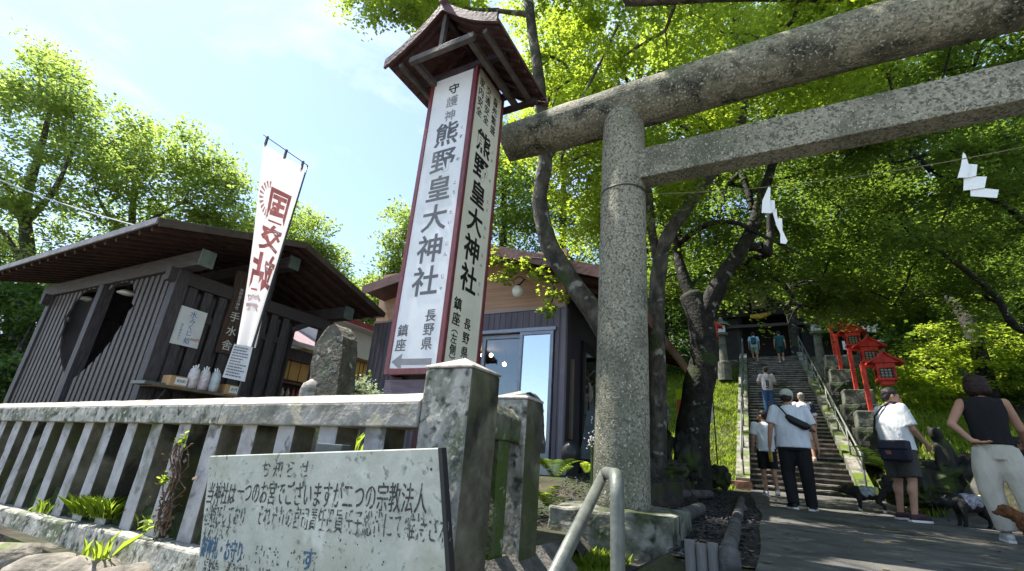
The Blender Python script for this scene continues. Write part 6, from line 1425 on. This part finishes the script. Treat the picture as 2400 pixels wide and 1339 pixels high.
WSOLE = flat('white_sole', (.7, .7, .68)); WTEE = cm('pale_blue_white_tee', (.62, .66, .74)); WT2 = cm('white_tee', (.66, .68, .70)); BLKC = cm('black_cloth', (.012, .012, .014), bump=.35)
def foot(px, py, z=None, y=None):
    if z is not None:
        z = 1.1
        for _ in range(12): p = az(px, py, z); z = .5 * z + .5 * (gz(p.x, p.y) + .026)
        p.z = gz(p.x, p.y) + .026; return p
    return ay(px, py, y)

# 1 man in cap
c = foot(1880, 1196, 1.1); R1 = .10
P1 = person('person in pale green cap, pale blue-white tee and black trousers walking away on the path', c, R1, 1.72,
    dict(sh={-1: (-.195, 0, 1.395), 1: (.195, 0, 1.395)}, kn={-1: (-.11, .05, .49), 1: (.12, -.02, .49)}, an={-1: (-.10, -.06, .10), 1: (.14, .06, .09)}, toe={-1: (-.14, .10, .035), 1: (.20, .2, .035)}, wr={-1: (-.31, .04, .88), 1: (.31, .03, .88)}, hd={-1: (-.32, .07, .80), 1: (.32, .05, .80)}, el={-1: (-.28, -.02, 1.12), 1: (.28, -.02, 1.12)}, head=(.0, .03, 1.58), face=-.35, fat=1.28),
    dict(topm=WTEE, botm=BLKC, shoem=flat('black_shoe', (.015, .015, .015)), solem=WSOLE, cap=cm('sage_cap', (.42, .46, .38)), capback=False, legw=1.18, cuff=-.03, hem=.84, sleeve=.6))
# crossbody bag (held by the man: its own thing)
bg_ = thing('crossbody_bag', 'black crossbody pouch slung across the back of the man in the cap', 'bag', to_world(P1, (.05, -.17, 1.2)), R1)
BLKN = flat('black_nylon', (.012, .012, .013), rough=.45, bump=.3)
m = MB(); m.capsule((-.10, -.0, .07), .042, (.13, -.01, -.06), .05); m.capsule((-.06, 0, .03), .055, (.10, -.01, -.06), .06); m.build('pouch', BLKN, bg_, world=False, remesh=.012, smooth=True)
m = MB(); m.tube([(-.10, .01, .08), (-.16, .015, .17), (-.215, .06, .25), (-.20, .17, .27), (-.12, .29, .18), (.06, .31, .0), (.22, .2, -.12), (.24, .10, -.12), (.14, .0, -.07)], .011, 8); m.build('strap', BLKN, bg_, world=False, smooth=True)
# 2 companion
c = foot(1808, 1163, 1.1)
P2 = person('person in white tee, black shorts and white shoes left of the man in cap', c, .15, 1.66,
    dict(kn={-1: (-.09, .06, .49), 1: (.09, -.03, .49)}, an={-1: (-.08, .0, .09), 1: (.10, -.14, .12)}, toe={-1: (-.10, .16, .035), 1: (.12, .0, .05)}, face=.9), dict(topm=WT2, bottom='shorts', botm=BLKC, shoem=flat('white_shoe', (.65, .65, .63)), solem=WSOLE))
t = thing('drink_bottle', 'yellow drink bottle hanging beside the black shorts of the half-hidden walker', 'bottle', ay(1806, 1068, c.y - .25)); p = t.location.copy()
MB().loft([(p.x, p.y, p.z - .12, .038, .038), (p.x, p.y, p.z + .06, .038, .038), (p.x, p.y, p.z + .1, .018, .018)], n=14).build('body', flat('amber_drink', (.5, .34, .05), rough=.2), t, smooth=True)
MB().loft([(p.x, p.y, p.z + .1, .02, .02), (p.x, p.y, p.z + .125, .02, .02)], n=12).build('cap', flat('dark_bottle_cap', (.05, .05, .05)), t)
# 3 grey-haired man in jersey on the stairs
def on_stair(px, py):
    d = ray(px, py); tt = (ZP + .09 - SLOPE * Y0 - EYE.z) / (d.z - SLOPE * d.y); p = EYE + d * tt
    k = max(0, int((p.y - Y0) / run)); return V3(p.x, Y0 + k * run + .14, ZP + (k + 1) * rise + .02)
c = on_stair(1898, 1078)
NAVY = cm('navy_sleeves', (.02, .022, .045)); JERS = cm('white_grey_jersey', (.62, .6, .66)); PRT = flat('jersey_dark_print', (.07, .07, .1)); ORG = flat('jersey_orange_print', (.6, .42, .2))
P3 = person('grey-haired person in white jersey with navy sleeves climbing the lower stairs', c, .05, 1.80,
    dict(an={-1: (-.10, .22, .26), 1: (.10, -.05, .09)}, kn={-1: (-.1, .22, .62), 1: (.1, .04, .49)}, toe={-1: (-.1, .36, .2), 1: (.1, .1, .035)}, fat=1.15), dict(hair=HAIRG, topm=JERS, bottom='shorts', botm=cm('beige_shorts', (.42, .38, .32)), shoem=flat('tan_shoe', (.4, .32, .24)), sleeve=.85, hem=.8,
    back_print=(PRT, [(-.07, 1.08, -.03, 1.26), (-.03, 1.08, .0, 1.12), (.03, 1.08, .07, 1.26), (.0, 1.22, .05, 1.26), (-.12, .92, .12, .96)])))
m = MB()
for s in (1,): m.tube([(s * .19, 0, 1.39), (s * .235, -.02, 1.17)], [.084, .083], 16)
m.ell((.19, 0, 1.39), (.078, .078, .075)); m.loft([(.10, 0, .84, .1, .125), (.12, 0, 1.25, .085, .115)], n=16); m.build('navy_sleeve_panel', NAVY, P3, world=False, remesh=.014)
# 4 person on phone higher up
c = on_stair(1806, 972)
P4 = person('person in grey and white printed tee and blue jeans standing midway up the stairs', c, .1, 1.66, dict(el={-1: (-.27, .06, 1.15), 1: (.27, .06, 1.15)}, wr={-1: (-.14, .25, 1.2), 1: (.14, .25, 1.2)}, hd={-1: (-.08, .3, 1.24), 1: (.08, .3, 1.24)}, head=(0, .04, 1.57), tilt=-.3),
    dict(topm=cm('ash_print_tee', (.42, .4, .42), var=.45), botm=cm('blue_jeans', (.04, .09, .2)), shoem=flat('white_shoe', (.65, .65, .63)), sleeve=.7, back_print=(PRT, [(-.05, 1.0, -.01, 1.22), (.0, .98, .05, 1.2), (-.06, .92, .04, .96)])))
# 5, 6 at the head of the stairs
c = on_stair(1772, 852)
P5 = person('person in pale blue top with backpack near the stair top', c, .0, 1.55, dict(an={-1: (-.09, .2, .24), 1: (.1, 0, .09)}, kn={-1: (-.1, .2, .6), 1: (.1, .04, .49)}, toe={-1: (-.1, .34, .18), 1: (.1, .15, .035)}), dict(topm=cm('sky_blue_top', (.25, .5, .6)), bottom='shorts', botm=cm('patterned_grey_shorts', (.25, .28, .24), var=.6), shoem=flat('black_shoe', (.015, .015, .015))), vox=.016)
t = thing('backpack', 'small dark teal backpack on the person in pale blue near the top of the stairs', 'backpack', to_world(P5, (0, -.19, 1.2)))
MB().box((-.12, -.06, -.18), (.12, .05, .16)).build('pack', flat('dark_teal_nylon', (.02, .06, .07)), t, world=False, bevel=.03); MB().box((-.09, -.085, -.14), (.09, -.061, .0)).build('pocket', flat('dark_teal_nylon', (.02, .06, .07)), t, world=False, bevel=.01)
c = on_stair(1833, 850)
P6 = person('person in dark teal top and shorts climbing right of the one with backpack', c, .0, 1.55, dict(an={1: (.09, .2, .24), -1: (-.1, 0, .09)}, kn={1: (.1, .2, .6), -1: (-.1, .04, .49)}, toe={1: (.1, .34, .18), -1: (-.1, .15, .035)}), dict(topm=cm('dark_teal_top', (.02, .08, .08)), bottom='shorts', botm=cm('dark_teal_shorts', (.02, .06, .06)), shoem=flat('white_shoe', (.65, .65, .63)), sleeve=.3), vox=.016)
# 7 man with shoulder bag
c = foot(2140, 1222, 1.1); R7 = -1.05
P7 = person('black-haired person in white tee and charcoal shorts with shoulder bag standing in profile', c, R7, 1.76,
    dict(kn={-1: (-.14, .03, .49), 1: (.12, .0, .49)}, an={-1: (-.17, .0, .09), 1: (.14, -.08, .09)}, toe={-1: (-.20, .17, .035), 1: (.14, .09, .035)}, el={-1: (-.25, .02, 1.12), 1: (.24, .05, 1.12)}, wr={-1: (-.2, .22, 1.0), 1: (.2, .22, .96)}, hd={-1: (-.17, .28, .94), 1: (.16, .29, .88)}, head=(.0, .05, 1.57), tilt=-.12, face=-.45, fat=1.25),
    dict(topm=WT2, bottom='shorts', botm=cm('charcoal_shorts', (.055, .055, .05)), shoem=flat('maroon_black_shoe', (.05, .02, .025)), solem=WSOLE, sleeve=.65))
b7 = thing('shoulder_bag', 'navy shoulder bag with small red-brown emblem at the hip of the man in profile', 'bag', to_world(P7, (-.20, -.13, .86)), R7 + .5)
b7.location = ay(2098, 1058, c.y - .28)
NV = flat('navy_black_canvas', (.014, .014, .028), rough=.7, bump=.3, scale=30)
MB().box((-.17, -.06, -.13), (.17, .06, .13)).build('body', NV, b7, world=False, bevel=.035); MB().box((-.172, -.075, .02), (.172, .07, .142)).build('flap', flat('dark_navy_flap', (.02, .02, .038), rough=.6), b7, world=False, bevel=.02)
MB().box((-.13, -.075, -.11), (.10, -.061, .01)).build('front_pocket', NV, b7, world=False, bevel=.006); m = MB(); m.loft([(-.05, -.0795, -.045, .03, .0035), (-.05, -.0795, -.02, .034, .0035), (-.05, -.0795, .005, .03, .0035)], n=10); m.build('emblem', flat('red_brown_emblem', (.2, .07, .06)), b7, world=False)
inv = lambda p: Matrix.Rotation(-(R7 + .5), 3, 'Z') @ (Vector(p) - b7.location)
sh1, sh2 = to_world(P7, (.07, -.03, 1.462)), to_world(P7, (.06, .05, 1.462))
m = MB()
lt_ = to_world(P7, (-.12, -.16, 1.28)); lf_ = to_world(P7, (-.14, .14, 1.28))
m.tube([Vector((-.16, -.0, .12)), inv(to_world(P7, (-.205, -.12, 1.1))), inv(to_world(P7, (-.1, -.155, 1.3))), inv(to_world(P7, (.02, -.125, 1.42))), inv(to_world(P7, (.07, -.04, 1.485))), inv(to_world(P7, (.07, .04, 1.48))), inv(to_world(P7, (.0, .12, 1.40))), inv(to_world(P7, (-.12, .165, 1.2))), inv(to_world(P7, (-.22, .1, 1.02))), Vector((.16, 0, .12))], .014, 8); m.build('strap', NV, b7, world=False, smooth=True)
# 8 woman
c = foot(2392, 1276, 1.1); R8 = -.10
P8 = person('person with short red-brown hair, black sleeveless top and cream trousers, hand on hip', c, R8, 1.55,
    dict(el={-1: (-.315, -.10, 1.16), 1: (.255, .04, 1.13)}, wr={-1: (-.19, -.15, .98), 1: (.30, .22, 1.0)}, hd={-1: (-.12, -.175, .965), 1: (.30, .29, .98)}, kn={-1: (-.11, .03, .49), 1: (.14, -.02, .49)}, an={-1: (-.06, .06, .09), 1: (.17, -.04, .09)}, toe={-1: (-.07, .22, .035), 1: (.2, .12, .035)}, head=(.0, .06, 1.57), tilt=-.28, face=-.15, fat=.98),
    dict(hair=HAIRR, hairstyle='bob', top='tank', topm=cm('black_knit', (.012, .012, .014)), botm=cm('cream_linen_trousers', (.5, .47, .40), bump=.7), shoem=flat('silver_sneaker', (.5, .5, .5), var=.3), solem=WSOLE, legw=1.3, cuff=.02, hem=.95))

# dogs
def dog(label, loc, rz, k, coat, vest=None, curly=False, head_down=0., feet=None, white=None, vest2=None):
    """faces +x; height at withers about .36"""
    t = thing('dog', label, 'dog', loc, rz); t.scale = (k, k, k); m = MB()
    m.ell((.11, 0, .29), (.14, .105, .125)); m.ell((-.02, 0, .295), (.16, .095, .105)); m.ell((-.15, 0, .30), (.11, .098, .11))   # chest, waist, rump
    hx, hz = .33, .43 - head_down
    m.capsule((.17, 0, .34), .085, (hx - .05, 0, hz - .02), .066); m.ell((hx - .01, 0, hz), (.085, .075, .078)); m.capsule((hx + .05, 0, hz - .02), .036, (hx + .095, 0, hz - .03), .028)
    for s in (-1, 1):
        m.capsule((.15, s * .055, .26), .052, (.14, s * .06, .15), .036); m.capsule((.14, s * .06, .15), .032, (.15, s * .06, .03), .024); m.capsule((.15, s * .06, .02), .018, (.175, s * .06, .016), .017)
        m.capsule((-.17, s * .05, .28), .058, (-.13, s * .062, .18), .046); m.capsule((-.13, s * .062, .18), .038, (-.21, s * .06, .11), .026); m.capsule((-.21, s * .06, .11), .025, (-.20, s * .06, .03), .022); m.capsule((-.20, s * .06, .02), .018, (-.17, s * .06, .016), .017)
    m.tube([(-.23, 0, .34), (-.30, 0, .36), (-.35, 0, .43), (-.36, 0, .5)], [.03, .032, .034, .012], 10)
    o = m.build('body', coat, t, world=False, remesh=.011, smooth=True)
    if curly: cx3 = bpy.data.textures.new('curltex', 'CLOUDS'); cx3.noise_scale = .03; d3 = o.modifiers.new('curls', 'DISPLACE'); d3.texture = cx3; d3.strength = .035; d3.mid_level = .4; d3.texture_coords = 'LOCAL'
    for s in (-1, 1): MB().capsule((hx - .01, s * (.06 if curly else .045), hz + .05), .02 if not curly else .028, (hx - .03, s * .062, hz - .03 if curly else hz + .09), .034 if curly else .008).build('ear', coat, t, world=False, smooth=True); MB().ell((hx + .062, s * .034, hz + .014), (.007, .006, .007), n=8, m=6).build('eye', EYEM, t, world=False)
    MB().ell((hx + .122, 0, hz - .022), (.012, .013, .010), n=10, m=8).build('nose', EYEM, t, world=False)
    if white:
        for s in (-1, 1):
            MB().loft([(.158, s * .06, -.001, .034, .024), (.155, s * .06, .05, .024, .023)], n=12).build('white_paw', white, t, world=False, smooth=True); MB().loft([(-.19, s * .06, -.001, .034, .024), (-.198, s * .06, .05, .023, .022)], n=12).build('white_paw', white, t, world=False, smooth=True)
    if vest:
        a = MB(); a.ell((.05, 0, .318), (.13, .113, .115)); a.ell((-.05, 0, .322), (.10, .106, .105)); a.build('vest', vest, t, world=False, remesh=.012, smooth=True)
        if vest2: b = MB(); b.ell((-.13, 0, .325), (.06, .106, .098)); b.build('vest_trim', vest2, t, world=False, remesh=.012, smooth=True)
    return t
BC = M('black_dog_coat', [(.006, .006, .006), (.02, .018, .017)], scale=20, rough=.6, bump=.8); WPAW = flat('white_fur', (.6, .58, .55), rough=.9)
VB = M('blue_white_plaid', [(.08, .14, .17), (.42, .46, .48)], scale=22, rough=.9, bump=.2); VY = flat('yellow_vest_cloth', (.5, .5, .18), rough=.9); VG = M('grey_white_pattern', [(.1, .1, .13), (.42, .42, .46)], scale=26, rough=.9, bump=.2)
c = foot(2042, 1200, 1.1); dog('small black dog with white paws and blue-white vest at the foot of the stairs', V3(c.x, c.y, c.z), math.radians(172), .88, BC, VB, white=WPAW, head_down=.1, vest2=VY)
c = foot(2290, 1238, 1.1); dog('black dog in grey patterned and yellow vest partly behind the cream trousers', V3(c.x, c.y, c.z), math.radians(195), .92, BC, VG, head_down=.12, vest2=VY)
c = foot(2462, 1294, 1.1); dog('small curly red-brown dog in a white jacket at the right picture edge', V3(c.x, c.y, c.z), math.radians(182), .66, M('red_brown_curly_coat', [(.16, .06, .025), (.32, .14, .06)], scale=26, rough=.95, bump=1.0, bdist=.03), flat('white_jacket', (.6, .6, .58), rough=.9), curly=True, white=WPAW)
# ------------------------------------------------------------------ turn text curves into meshes (one object per inscription)
bpy.context.view_layer.update()
dg = bpy.context.evaluated_depsgraph_get(); fonts = [o for o in S.objects if o.type == 'FONT']
for o in fonts:
    me = bpy.data.meshes.new_from_object(o.evaluated_get(dg)); n = link(bpy.data.objects.new('x', me)); n.parent = o.parent
    n.location = o.location; n.rotation_euler = o.rotation_euler; n.scale = o.scale
    nm = o.name.split('.')[0]; bpy.data.objects.remove(o); n.name = nm
